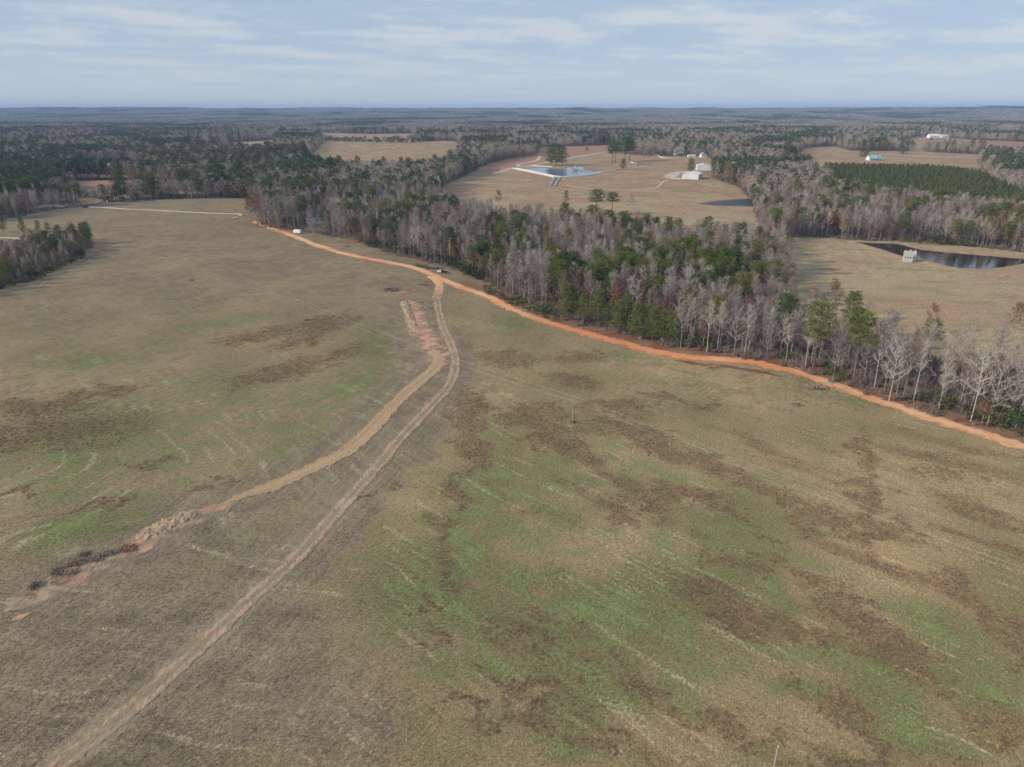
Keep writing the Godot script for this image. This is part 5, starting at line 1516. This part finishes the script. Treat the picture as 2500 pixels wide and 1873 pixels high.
func hip_roof(w: float, l: float, h: float, rise: float, over: float, col: Color) -> Mesh:
	var b := Mb.new()
	var x := w / 2 + over
	var z := l / 2 + over
	var r := maxf(0.1, absf(w - l) / 2)
	var a := Vector3(-r, h + rise, 0) if w > l else Vector3(0, h + rise, -r)
	var c := -Vector3(a.x, 0, a.z) + Vector3(0, a.y, 0)
	var q := [Vector3(-x, h, -z), Vector3(x, h, -z), Vector3(x, h, z), Vector3(-x, h, z)]
	if w > l:
		b.quad(q[0], a, c, q[1], col); b.quad(q[2], c, a, q[3], col); b.tri(q[3], a, q[0], col); b.tri(q[1], c, q[2], col)
	else:
		b.quad(q[1], a, c, q[2], col); b.quad(q[3], c, a, q[0], col); b.tri(q[0], a, q[1], col); b.tri(q[2], c, q[3], col)
	b.quad(q[0] + Vector3(0, -0.02, 0), q[1] + Vector3(0, -0.02, 0), q[2] + Vector3(0, -0.02, 0), q[3] + Vector3(0, -0.02, 0), lin(0.6, 0.6, 0.58))
	return b.mesh()

func slab(o: Node3D, called: String, p: Vector3, size: Vector3, col: Color, rough := 0.8) -> MeshInstance3D:
	var b := Mb.new()
	b.box(p, size, col)
	return part(called, b.mesh(), mat(Color.WHITE, rough), o)

func window(o: Node3D, p: Vector3, w: float, h: float, side := false) -> void:
	var f := slab(o, "window", p, Vector3(0.12 if side else w, h, w if side else 0.12), lin(0.75, 0.75, 0.73))
	var b := Mb.new()
	var out := Vector3(signf(p.x) * 0.04, 0, 0) if side else Vector3(0, 0, signf(p.z) * 0.04)
	b.box(p + out, Vector3(0.12 if side else w * 0.82, h * 0.86, w * 0.82 if side else 0.12), lin(0.025, 0.03, 0.035))
	part("pane", b.mesh(), mat(Color.WHITE, 0.1), f)

func barn(x: float, d: float, turn: float, w: float, l: float, h: float, label: String) -> void:
	var o := thing("steel_barn", at(x, d), turn, label, "barn")
	var white := lin(0.74, 0.76, 0.78)
	part("wall", gable_walls(w, l, h, w * 0.11, white), mat(Color.WHITE, 0.5), o)
	part("roof", gable_roof(w, l, h, w * 0.11, 0.5, 0.15, lin(0.80, 0.82, 0.84)), mat(Color.WHITE, 0.35), o)
	for k in 9: slab(o, "wall_rib", Vector3(-w / 2 + w * (k + 0.5) / 9.0, h / 2, l / 2 + 0.04), Vector3(0.12, h, 0.08), white * 0.93)
	for k in 7: slab(o, "wall_rib", Vector3(w / 2 + 0.04, h / 2, -l / 2 + l * (k + 0.5) / 7.0), Vector3(0.08, h, 0.12), white * 0.93)
	slab(o, "sliding_door", Vector3(-w * 0.22, h * 0.36, l / 2 + 0.10), Vector3(w * 0.2, h * 0.72, 0.06), white * 0.88)

func build_buildings() -> void:
	barn(252, 1030, -0.42, 22.0, 30.0, 6.6, "front white metal barn with low roof beside the rubble yard")
	barn(304.4, 1178, -0.16, 22.0, 18.0, 7.0, "rear white metal barn behind the round pine")
	# the mansion on the hill
	var p := Vector2(351.7, 1567)
	var white := lin(0.76, 0.75, 0.73)
	var slate := lin(0.24, 0.24, 0.255)
	var o := thing("mansion", at(p.x, p.y), 0.12, "white two-storey mansion with grey hipped roof and front porch", "house")
	o.scale = Vector3.ONE * 1.2
	slab(o, "wall", Vector3(0, 3.9, 0), Vector3(17, 8.4, 13), white)
	part("roof", hip_roof(17, 13, 8.1, 5.6, 0.6, slate), mat(Color.WHITE, 0.8), o)
	slab(o, "chimney", Vector3(5.0, 11.5, -2.5), Vector3(1.4, 6.0, 1.0), lin(0.45, 0.38, 0.33))
	slab(o, "porch_roof", Vector3(0, 4.2, 8.2), Vector3(18, 0.5, 3.8), lin(0.78, 0.78, 0.77))
	for k in 6: slab(o, "column", Vector3(-8.4 + k * 3.36, 2.0, 9.6), Vector3(0.45, 4.0, 0.45), white)
	for k in 4:
		window(o, Vector3(-6.0 + k * 4.0, 6.2, 6.54), 1.3, 2.0)
		window(o, Vector3(-6.0 + k * 4.0, 2.2, 6.54), 1.3, 2.4)
	slab(o, "door", Vector3(0, 1.4, 6.55), Vector3(1.3, 2.8, 0.1), lin(0.10, 0.06, 0.05))
	small_house(Vector2(383.6, 1575), 0.5, 15.0, 12.0, 5.0, 4.2, white, lin(0.33, 0.34, 0.36), "pale grey-roofed house between the mansion and the gabled house", "country_house")
	small_house(Vector2(385.1, 1502), 0.1, 10.0, 12.0, 6.0, 3.4, white, lin(0.30, 0.31, 0.33), "white gabled house at the right end of the white fence", "country_house")
	small_house(Vector2(442.9, 1979), PI / 2, 8.0, 13.0, 4.0, 1.6, white, lin(0.62, 0.62, 0.60), "long white-roofed shed behind the mansion", "shed")
	small_house(Vector2(363.7, 1510), PI / 2, 5.0, 15.0, 3.2, 1.2, white, lin(0.70, 0.70, 0.70), "low white building behind the white fence", "shed")
	# the grey-roofed house in the grove
	small_house(Vector2(-165.8, 612), PI / 2 + 0.3, 12.0, 17.0, 5.5, 5.0, lin(0.70, 0.70, 0.67), lin(0.075, 0.075, 0.085), "white house with steep dark grey roof hidden in bare trees", "farm_house")
	# left side
	small_house(Vector2(-461.7, 750), PI / 2 + 0.05, 11.0, 24.0, 3.0, 2.6, lin(0.30, 0.20, 0.16), lin(0.17, 0.17, 0.18), "long low house with grey roof beside the country road", "ranch_house")
	small_house(Vector2(-477.9, 748), PI / 2 + 0.05, 8.0, 14.0, 2.8, 0.9, lin(0.55, 0.53, 0.50), lin(0.15, 0.15, 0.155), "flat-roofed carport left of the long low house", "carport")
	small_house(Vector2(-491.7, 809), PI / 2, 4.0, 8.0, 2.4, 0.8, white, lin(0.66, 0.66, 0.66), "small white shed behind the long low house", "shed")
	small_house(Vector2(-666, 1114), PI / 2 - 0.2, 14.0, 26.0, 5.0, 4.0, lin(0.66, 0.67, 0.68), lin(0.40, 0.42, 0.46), "pale house glimpsed through trees beyond the brown field, left", "country_house")
	small_house(Vector2(-654, 1125), PI / 2, 12.0, 22.0, 4.0, 3.0, lin(0.70, 0.70, 0.70), lin(0.60, 0.61, 0.62), "pale house glimpsed through trees beyond the brown field, right", "country_house")
	small_house(Vector2(-883, 1538), PI / 2, 8.0, 12.0, 4.0, 3.0, white, lin(0.75, 0.75, 0.75), "tiny white house alone in the left forest", "country_house")
	# far away
	small_house(Vector2(-1176, 5630), PI / 2, 40.0, 70.0, 12.0, 8.0, white, lin(0.70, 0.70, 0.68), "far white building in the forest near the horizon", "barn")
	small_house(Vector2(-1469, 6502), PI / 2, 25.0, 50.0, 12.0, 7.0, white, lin(0.36, 0.38, 0.42), "far grey-roofed building left of the white one near the horizon", "barn")
	small_house(Vector2(-697, 3014), PI / 2, 12.0, 22.0, 6.0, 4.0, white, lin(0.66, 0.66, 0.66), "small white barn at the head of the far pasture", "barn")
	small_house(Vector2(-361.4, 1196), PI / 2, 10.0, 24.0, 4.0, 2.4, lin(0.45, 0.44, 0.42), lin(0.38, 0.40, 0.43), "grey-roofed house in the mauve wood left of centre", "country_house")
	small_house(Vector2(1499, 2770), PI / 2, 18.0, 42.0, 7.0, 4.0, white, lin(0.62, 0.64, 0.67), "long grey-roofed barn far right beyond the fields", "barn")
	small_house(Vector2(1437, 2562), PI / 2, 18.0, 36.0, 8.0, 5.0, white, lin(0.74, 0.74, 0.74), "white barn far right near the lake", "barn")
	small_house(Vector2(1496, 2598), PI / 2, 12.0, 26.0, 6.0, 3.0, white, lin(0.66, 0.66, 0.66), "low white shed at the left end of the lake", "shed")
	small_house(Vector2(1264, 2472), PI / 2, 14.0, 24.0, 4.0, 3.0, white, lin(0.74, 0.74, 0.72), "white-roofed shed on the bare red ground far right", "shed")
	small_house(Vector2(953, 1782), PI / 2, 6.0, 12.0, 3.0, 2.0, white, lin(0.5, 0.5, 0.5), "small pale shed under the rounded tree far right", "shed")
	small_house(Vector2(974, 2495), PI / 2, 12.0, 18.0, 6.0, 4.0, white, lin(0.7, 0.7, 0.7), "white house at the dark tree line far right", "country_house")
	# the teal-roofed house
	p = Vector2(686, 1410)
	o = thing("country_house", at(p.x, p.y), 0.08, "white house with bright teal metal roof above the pine plantation", "house")
	var teal := lin(0.20, 0.52, 0.56)
	slab(o, "wall", Vector3(0, 2.2, 0), Vector3(24, 5.0, 12), white)
	var b := Mb.new()
	b.quad(Vector3(-13, 4.4, 7), Vector3(-12.4, 9.0, 0), Vector3(12.4, 9.0, 0), Vector3(13, 4.4, 7), teal)
	b.quad(Vector3(-13, 4.4, -7), Vector3(-12.4, 9.0, 0), Vector3(12.4, 9.0, 0), Vector3(13, 4.4, -7), teal)
	for s in [-1.0, 1.0]: b.tri(Vector3(s * 12.0, 4.5, -6.2), Vector3(s * 12.0, 9.0, 0), Vector3(s * 12.0, 4.5, 6.2), white)
	part("roof", b.mesh(), mat(Color.WHITE, 0.4), o)
	b = Mb.new()
	b.tri(Vector3(-2.2, 4.5, 7.1), Vector3(2.4, 8.4, 7.1), Vector3(7.0, 4.5, 7.1), white)
	part("gable", b.mesh(), mat(), o)
	b = Mb.new()
	b.quad(Vector3(-2.6, 4.3, 7.5), Vector3(2.4, 8.7, 7.5), Vector3(2.4, 8.7, 1.0), Vector3(-2.6, 4.3, 5.0), teal)
	b.quad(Vector3(7.4, 4.3, 7.5), Vector3(2.4, 8.7, 7.5), Vector3(2.4, 8.7, 1.0), Vector3(7.4, 4.3, 5.0), teal)
	part("gable_roof", b.mesh(), mat(Color.WHITE, 0.4), o)
	slab(o, "porch_roof", Vector3(0, 3.4, 8.2), Vector3(30, 0.4, 3.0), lin(0.76, 0.77, 0.78))
	for k in 6: slab(o, "column", Vector3(-11.0 + k * 4.4, 1.6, 9.2), Vector3(0.4, 3.4, 0.4), white)
	for k in 4: window(o, Vector3(-9.0 + k * 6.0, 1.9, 6.04), 1.4, 1.8)
	stone_house()
	# mailbox on the roadside
	p = Vector2(-414.9, 746)
	o = thing("road_sign", at(p.x, p.y), 0.2, "small white sign standing beside the country road", "sign")
	slab(o, "post", Vector3(0, 0.8, 0), Vector3(0.12, 1.8, 0.12), lin(0.5, 0.5, 0.48))
	slab(o, "board", Vector3(0, 2.2, 0.07), Vector3(1.6, 1.7, 0.06), lin(0.8, 0.8, 0.79))

func small_house(p: Vector2, turn: float, w: float, l: float, h: float, rise: float, wall: Color, roof: Color, label: String, called: String) -> void:
	var o := thing(called, at(p.x, p.y), turn, label, called.replace("_", " ") if called != "country_house" else "house")
	part("wall", gable_walls(w, l, h, rise, wall), mat(), o)
	part("roof", gable_roof(w, l, h, rise, 0.5, 0.18, roof), mat(Color.WHITE, 0.7), o)
	var n := int(l / 4.5)
	if called in ["country_house", "farm_house", "ranch_house"]:
		for k in n:
			window(o, Vector3(-w / 2 - 0.03, h * 0.5, -l / 2 + l * (k + 0.5) / n), 1.2, 1.5, true)
			window(o, Vector3(w / 2 + 0.03, h * 0.5, -l / 2 + l * (k + 0.5) / n), 1.2, 1.5, true)
		for s in [-1.0, 1.0]:
			window(o, Vector3(-w * 0.22, h * 0.5, s * (l / 2 + 0.03)), 1.2, 1.5)
			window(o, Vector3(w * 0.22, h * 0.5, s * (l / 2 + 0.03)), 1.2, 1.5)
		slab(o, "chimney", Vector3(w * 0.12, h + rise + 0.3, -l * 0.2), Vector3(0.9, 1.6, 0.9), lin(0.55, 0.50, 0.46))
	else:
		slab(o, "door", Vector3(-w / 2 - 0.06, h * 0.38, 0), Vector3(0.1, h * 0.72, minf(4.0, l * 0.25)), wall * 0.7)
		slab(o, "door", Vector3(0, h * 0.38, l / 2 + 0.06), Vector3(minf(4.0, w * 0.3), h * 0.72, 0.1), wall * 0.7)

func stone_house() -> void:
	var p := Vector2(251.1, 448.9)
	var o := thing("stone_cottage", at(p.x, p.y), -0.42, "little pale stone cottage with chimney on the dark pond's bank", "cottage")
	o.scale = Vector3.ONE * 0.68
	var stone := lin(0.52, 0.51, 0.49)
	var b := Mb.new()
	part("wall", gable_walls(8.0, 7.5, 5.4, 4.2, stone), mat(), o).rotation.y = PI / 2
	part("roof", gable_roof(8.0, 7.5, 5.4, 4.2, 0.5, 0.2, lin(0.36, 0.37, 0.33)), mat(Color.WHITE, 0.8), o).rotation.y = PI / 2
	rng.seed = 31
	for k in 60:   # the rough lower storey
		var s := rr(0.35, 0.75)
		var a := rr(0.0, 1.0)
		var q := Vector3(-3.75 + 7.5 * a, rr(0.2, 2.0), 4.02) if k < 36 else Vector3(3.77, rr(0.2, 2.0), -4.0 + 8.0 * a)
		slab(o, "stone", q, Vector3(s, s * 0.6, 0.12) if k < 36 else Vector3(0.12, s * 0.6, s), stone * rr(0.75, 1.2))
	slab(o, "chimney", Vector3(5.0, 4.6, 1.2), Vector3(2.4, 9.6, 2.2), stone * 0.95)
	slab(o, "chimney", Vector3(5.0, 9.9, 1.2), Vector3(1.5, 1.4, 1.4), stone)
	b = Mb.new()
	b.tube([Vector3(5.0, 10.5, 1.2), Vector3(5.0, 11.4, 1.2)], [0.5, 0.05], 6, stone)
	part("finial", b.mesh(), mat(), o)
	b = Mb.new()
	b.tube([Vector3(1.2, 9.0, 0), Vector3(1.2, 10.2, 0)], [0.55, 0.5], 10, stone)
	var cup := part("cupola", b.mesh(), mat(), o)
	b = Mb.new()
	b.tube([Vector3(1.2, 10.2, 0), Vector3(1.2, 10.6, 0), Vector3(1.2, 10.95, 0)], [0.8, 0.6, 0.05], 10, lin(0.6, 0.6, 0.57))
	part("dome", b.mesh(), mat(), cup)
	for k in 3: window(o, Vector3(-2.3 + 2.1 * k, 3.9, 4.03), 0.8, 1.5)
	window(o, Vector3(3.79, 4.2, -1.8), 0.8, 1.5, true)
	slab(o, "door", Vector3(6.25, 3.4, 1.2), Vector3(0.08, 2.0, 0.9), lin(0.10, 0.08, 0.07))
	slab(o, "balcony", Vector3(6.0, 2.5, -2.6), Vector3(4.4, 0.2, 3.2), lin(0.52, 0.50, 0.47))
	for k in 5: slab(o, "rail_post", Vector3(4.1 + k * 1.0, 3.1, -1.1), Vector3(0.1, 1.1, 0.1), lin(0.6, 0.59, 0.56))
	for k in 4: slab(o, "rail_post", Vector3(8.15, 3.1, -1.2 - k * 0.95), Vector3(0.1, 1.1, 0.1), lin(0.6, 0.59, 0.56))
	slab(o, "handrail", Vector3(6.1, 3.68, -1.1), Vector3(4.2, 0.1, 0.1), lin(0.6, 0.59, 0.56))
	slab(o, "handrail", Vector3(8.15, 3.68, -2.6), Vector3(0.1, 0.1, 3.0), lin(0.6, 0.59, 0.56))
	for q in [Vector2(7.9, -1.3), Vector2(7.9, -3.9)]: slab(o, "stilt", Vector3(q.x, 1.0, q.y), Vector3(0.2, 3.2, 0.2), lin(0.4, 0.39, 0.37))

# ---------------------------------------------------------------- fences
func fence(a: Array, label: String, rails := 4) -> void:
	var line := smooth(a, 3.2)
	var o := thing("white_fence", at(line[0].x, line[0].y), 0.0, label, "fence", "white board fences of the pond estate")
	var white := lin(0.84, 0.84, 0.82)
	for r in rails:
		var b := Mb.new()
		for k in line.size() - 1:
			var p := at(line[k].x, line[k].y, 0.35 + 0.34 * r) - o.position
			var q := at(line[k + 1].x, line[k + 1].y, 0.35 + 0.34 * r) - o.position
			b.box((p + q) / 2, Vector3(p.distance_to(q) - 0.02, 0.24, 0.07), white, -atan2((q - p).z, (q - p).x))
		part("rail", b.mesh(), mat(Color.WHITE, 0.6), o)
	var b2 := Mb.new()
	b2.box(Vector3(0, 0.75, 0), Vector3(0.26, 1.7, 0.26), white, 0.0, 0.06)
	var post := b2.mesh()
	for k in line.size():
		var pm := part("post", post, mat(Color.WHITE, 0.6), o) if k < 140 else null
		if pm: pm.position = at(line[k].x, line[k].y) - o.position

func build_fences() -> void:
	fence([34.5, 1263, 42.4, 1255, 54.1, 1247, 67.5, 1238], "white fence along the far edge of the blue pond")
	fence([0.2, 1206, 10.5, 1175, 23.9, 1140, 36.5, 1105, 48.5, 1075, 56.2, 1056, 58.5, 1039, 57.6, 1013, 48.6, 932], "white fence along the outer side of the pond dam")
	fence([6.5, 1211, 15.3, 1184, 28.8, 1152, 41.3, 1115, 53.3, 1084, 61.5, 1059, 69.5, 1052], "white fence along the water side of the pond dam")
	fence([69.5, 1050, 64.1, 1011, 54, 924], "short white fence along the right of the dam path")
	fence([70.1, 1048, 81.1, 1048, 94.4, 1056, 108.7, 1072, 124.6, 1100, 141.8, 1132, 157.7, 1163, 174.3, 1201, 188.6, 1233, 202.6, 1253, 213.6, 1277, 218, 1301, 216.9, 1323, 215.4, 1347], "long white fence curving along the near bank of the blue pond")
	fence([105.8, 1440, 132.3, 1494, 162.7, 1559, 187.3, 1612, 207.7, 1652], "white fence below the upper estate drive")
	fence([6.5, 1211, 12, 1233, 19.3, 1255, 28.5, 1266], "white fence at the left corner of the blue pond")
	fence([-18.3, 1152, -9.4, 1189, 0.2, 1214], "white fence beside the drive left of the pond")
	fence([282.4, 1550, 292.4, 1567, 304.7, 1589, 304.4, 1550, 299.1, 1502, 298.6, 1470, 306.9, 1465, 321.2, 1465, 336.7, 1470, 353.1, 1479, 372.8, 1485], "white fence before the mansion lawn")
	fence([375.3, 1476, 383, 1476], "short white fence right of the mansion gate")

# ---------------------------------------------------------------- water
func pond(called: String, a: Array, col: Color, rough: float, label: String, lip: float, out: float, bank_col: Color) -> void:
	var raw := pairs(a)
	var closed := a.duplicate()
	closed.append(a[0]); closed.append(a[1])
	var p := smooth(closed, 3.0)
	p.remove_at(p.size() - 1)
	if Geometry2D.is_polygon_clockwise(p): p.reverse()
	var ids := Geometry2D.triangulate_polygon(p)
	var b := Mb.new()
	for q in p:
		b.v.append(at(q.x, q.y, 0.14)); b.c.append(col)
	b.i = ids
	var m := StandardMaterial3D.new()
	m.vertex_color_use_as_albedo = true
	m.roughness = rough
	m.metallic_specular = 0.5
	var n := FastNoiseLite.new()
	n.seed = 9
	n.frequency = 0.03
	var nt := NoiseTexture2D.new()
	nt.width = 256
	nt.height = 256
	nt.seamless = true
	nt.noise = n
	nt.as_normal_map = true
	nt.bump_strength = 2.0
	m.normal_enabled = true
	m.normal_texture = nt
	m.normal_scale = 0.10
	m.uv1_triplanar = true
	m.uv1_world_triplanar = true
	m.uv1_scale = Vector3(0.06, 0.06, 0.06)
	meta(single(called, b.mesh(), m), label, "", "", "structure")
	if lip <= 0.0: return
	b = Mb.new()
	var prof := [[-1.6, -0.05], [0.2, 0.12], [out * 0.18, lip * 0.7], [out * 0.35, lip], [out * 0.6, lip * 0.75], [out, -0.15]]
	for k in p.size():
		var dir := (p[(k + 1) % p.size()] - p[(k + p.size() - 1) % p.size()]).normalized()
		var nrm := Vector2(dir.y, -dir.x)
		for j in prof.size():
			var q: Vector2 = p[k] + nrm * (prof[j][0] + (0.8 * n_mid.get_noise_2d(p[k].x * 2.0, p[k].y * 2.0) if j > 0 else 0.0))
			b.v.append(at(q.x, q.y, prof[j][1] + 0.12 * n_fine.get_noise_2d(q.x, q.y)))
			b.c.append(bank_col.lerp(lin(0.17, 0.115, 0.075), 0.8 if j < 2 else 0.15 + 0.5 * maxf(0.0, n_mid.get_noise_2d(q.x, q.y))).lerp(earth(q.x, q.y), 0.6 if j == 5 else 0.25 if j == 4 else 0.0))
	for k in p.size():
		for j in prof.size() - 1:
			var e := k * prof.size() + j
			var f := ((k + 1) % p.size()) * prof.size() + j
			for x in [e, f, f + 1, e, f + 1, e + 1]: b.i.append(x)
	meta(single("pond_bank", b.mesh(), mat()), "", "", "", "structure")

func build_water() -> void:
	pond("pond", [250.5, 518.1, 264, 512.5, 275.5, 509, 281.6, 487.5, 299.1, 474, 317.1, 463.4, 329.5, 455.2, 343.4, 449.2, 345.4, 446.4, 332.9, 445.3, 320.5, 441.8, 294.9, 428.4, 274.6, 425.9, 268.6, 435, 266.6, 448, 264.6, 456, 258.7, 456.8, 256.6, 468.4, 255.5, 486.1, 253.3, 503], lin(0.012, 0.014, 0.012), 0.04, "dark still pond behind the stone cottage", 0.7, 10.0, lin(0.36, 0.26, 0.165))
	pond("pond", [16.2, 1175, 27.2, 1204, 41.3, 1223, 54.8, 1219, 66.3, 1214, 77.9, 1199, 87.6, 1214, 94.8, 1232, 107.3, 1239, 117.8, 1236, 116, 1195, 122.5, 1165, 142.8, 1140, 130.8, 1115, 114.5, 1087, 94.9, 1062, 81.5, 1055, 70.6, 1056, 61.3, 1071, 49.6, 1100, 33.1, 1140], lin(0.10, 0.15, 0.22), 0.10, "blue sky-reflecting pond inside white fences", 0.25, 6.0, lin(0.30, 0.20, 0.135))
	pond("pond", [191.5, 739, 203.7, 752, 226.7, 771, 249.7, 782, 264.8, 787, 262.4, 760, 240.8, 724, 226, 724, 208.1, 726], lin(0.010, 0.011, 0.011), 0.45, "small black pond below the white barns", 0.7, 9.0, lin(0.30, 0.20, 0.13))
	pond("lake", [1573, 2666, 1639, 2697, 1732, 2713, 1870, 2729, 1985, 2713, 1764, 2407, 1656, 2414, 1593, 2453, 1525, 2466, 1503, 2506], lin(0.16, 0.19, 0.25), 0.15, "long pale lake far off at the right edge", 0.0, 0.0, lin(0.3, 0.2, 0.1))
	pond("pond", [1066, 2143, 1069, 2123, 1072, 2094, 1059, 2047, 1026, 2002, 1014, 2011, 1026, 2056], lin(0.16, 0.19, 0.22), 0.15, "small pale pond beside dark trees far right", 0.0, 0.0, lin(0.3, 0.2, 0.1))
	# the dock and its gazebo
	var p := Vector2(99.2, 1160)
	var o := thing("dock", at(p.x, p.y), 0.0, "timber dock with railing reaching into the blue pond", "dock")
	var wood := lin(0.20, 0.17, 0.145)

	for k in 17:
		slab(o, "plank", Vector3(4.0 + k * 1.8, 1.15, 0), Vector3(1.72, 0.12, 2.0), wood)
	for k in 9:
		for s in [-0.95, 0.95]: slab(o, "pile", Vector3(4.0 + k * 3.6, 1.0, s), Vector3(0.22, 2.4, 0.22), wood * 0.8)
	for s in [-0.95, 0.95]: slab(o, "rail", Vector3(18.0, 2.2, s), Vector3(29.0, 0.12, 0.1), lin(0.42, 0.40, 0.38))
	o = thing("gazebo", at(p.x, p.y, 0.1), 0.0, "pale gazebo with domed cap at the end of the dock", "gazebo")
	var b := Mb.new()
	b.tube([Vector3(0, 0.6, 0), Vector3(0, 1.1, 0)], [4.4, 4.4], 8, wood)
	part("floor", b.mesh(), mat(), o)
	for k in 8: slab(o, "post", Vector3(cos(TAU * k / 8) * 3.8, 2.6, sin(TAU * k / 8) * 3.8), Vector3(0.3, 3.2, 0.3), lin(0.7, 0.7, 0.69))
	b = Mb.new()
	b.tube([Vector3(0, 4.2, 0), Vector3(0, 6.2, 0), Vector3(0, 6.4, 0)], [5.0, 1.2, 1.1], 8, lin(0.46, 0.44, 0.44))
	part("roof", b.mesh(), mat(), o)
	b = Mb.new()
	b.tube([Vector3(0, 6.4, 0), Vector3(0, 7.4, 0), Vector3(0, 8.0, 0)], [1.0, 1.1, 0.1], 8, lin(0.78, 0.78, 0.77))
	part("cupola", b.mesh(), mat(), o)

# ---------------------------------------------------------------- small things
func build_small() -> void:
	rng.seed = 88
	var b := Mb.new()
	b.tube([Vector3(-0.75, 0.85, 0), Vector3(-0.7, 0.85, 0), Vector3(0.7, 0.85, 0), Vector3(0.75, 0.85, 0)], [0.78, 0.85, 0.85, 0.78], 16, lin(0.12, 0.095, 0.07))
	var net := Mb.new()
	for k in 5: net.tube([Vector3(-0.6 + 0.3 * k, 0.85, 0), Vector3(-0.5 + 0.3 * k, 0.85, 0)], [0.86, 0.86], 16, lin(0.16, 0.13, 0.10))
	var bale := b.mesh()
	var nets := net.mesh()
	var spots := [-473.1, 2051, -468.2, 2127, -444.3, 2088, -404, 2015, -398, 2127, -374.7, 2015, -363.3, 2088, -335.8, 1805, -282.2, 1630, -295.5, 1805, -312.1, 1980, -278.8, 2243, -382.4, 1698, -386, 1788, -349.2, 1630, -360.9, 1788, -322.8, 1703, -279.4, 1750]
	var lies := Array(pairs(spots))
	lies.sort_custom(func(a: Vector2, c: Vector2) -> bool: return a.x / a.y < c.x / c.y)
	for k in lies.size():
		var o := thing("hay_bale", at(lies[k].x, lies[k].y), rr(0, TAU), ordinal(k + 1) + " dark round bale from the left in the far pasture", "hay bale", "round bales in the far pasture")
		part("straw", bale, mat(), o)
		part("netting", nets, mat(), o)
	# rough weeds and tussocks standing in the meadow
	var tufts := [tussock(91, lin(0.26, 0.20, 0.132)), tussock(92, lin(0.29, 0.21, 0.138)), tussock(93, lin(0.24, 0.205, 0.135))]
	var root := Node3D.new()
	root.name = "meadow_weeds"
	add_child(root)
	meta(root, "dry brown weeds standing in patches over the meadow", "weeds", "", "stuff")
	var wh := [[], [], []]
	var ti := [[], [], []]
	for k in 520000:
		var x := rr(MX, MX + MW)
		var d := MD + (MH - 60) * pow(rng.randf(), 1.5)
		if absf(x) > d * 0.72 + 75.0: continue
		if rng.randf() > 0.75 * weediness(x, d): continue
		var v := rng.randi_range(0, 2)
		var s := rr(0.45, 1.0)
		wh[v].append(Transform3D(Basis(Vector3.UP, rr(0, TAU)).scaled(Vector3(s, s * rr(0.6, 1.1), s)), at(x, d, 0.02)))
		ti[v].append(Color(1, 1, 1) * rr(0.8, 1.6))
	for v in 3: scatter(root, "tussocks", tufts[v], mat(), wh[v], ti[v])
	# the grass itself, tuft by tuft where it is near enough to tell
	var turf := Node3D.new()
	turf.name = "meadow_grass"
	add_child(turf)
	meta(turf, "short dry and green grass covering the near meadow", "grass", "", "stuff")
	var blades := [tussock(94, Color(1, 1, 1)), tussock(95, Color(1, 1, 1))]
	var gw := [[], []]
	var gt := [[], []]
	for k in 250000:
		var d := 66.0 + 190.0 * pow(rng.randf(), 1.6)
		if rng.randf() < smoothstep(130.0, 250.0, d): continue
		var x := rr(-1.0, 1.0) * (d * 0.74 + 30.0)
		if sample(m_side, x, d) < 3.4: continue
		var v := rng.randi_range(0, 1)
		var s := rr(0.16, 0.42)
		gw[v].append(Transform3D(Basis(Vector3.UP, rr(0, TAU)).scaled(Vector3(s * 1.8, s, s * 1.8)), at(x, d, 0.0)))
		gt[v].append(meadow(x, d) * rr(1.55, 2.6))
	for v in 2: scatter(turf, "tufts", blades[v], mat(), gw[v], gt[v])

func ordinal(n: int) -> String:
	var first := ["first", "second", "third", "fourth", "fifth", "sixth", "seventh", "eighth", "ninth", "tenth", "eleventh", "twelfth"]
	if n <= 12: return first[n - 1]
	return "%d%s" % [n, "st" if n % 10 == 1 else "nd" if n % 10 == 2 else "rd" if n % 10 == 3 else "th"]

func tussock(seed_: int, col: Color) -> Mesh:
	rng.seed = seed_
	var b := Mb.new()
	for k in 15:
		var w := rr(0, TAU)
		var p := Vector3(cos(w), 0, sin(w)) * rr(0.0, 0.28)
		var q := p + Vector3(cos(w) * rr(0.0, 0.35), rr(0.18, 0.5), sin(w) * rr(0.0, 0.35))
		sliver(b, p, q, rr(0.06, 0.12), col * rr(0.65, 1.4))
	return b.mesh()
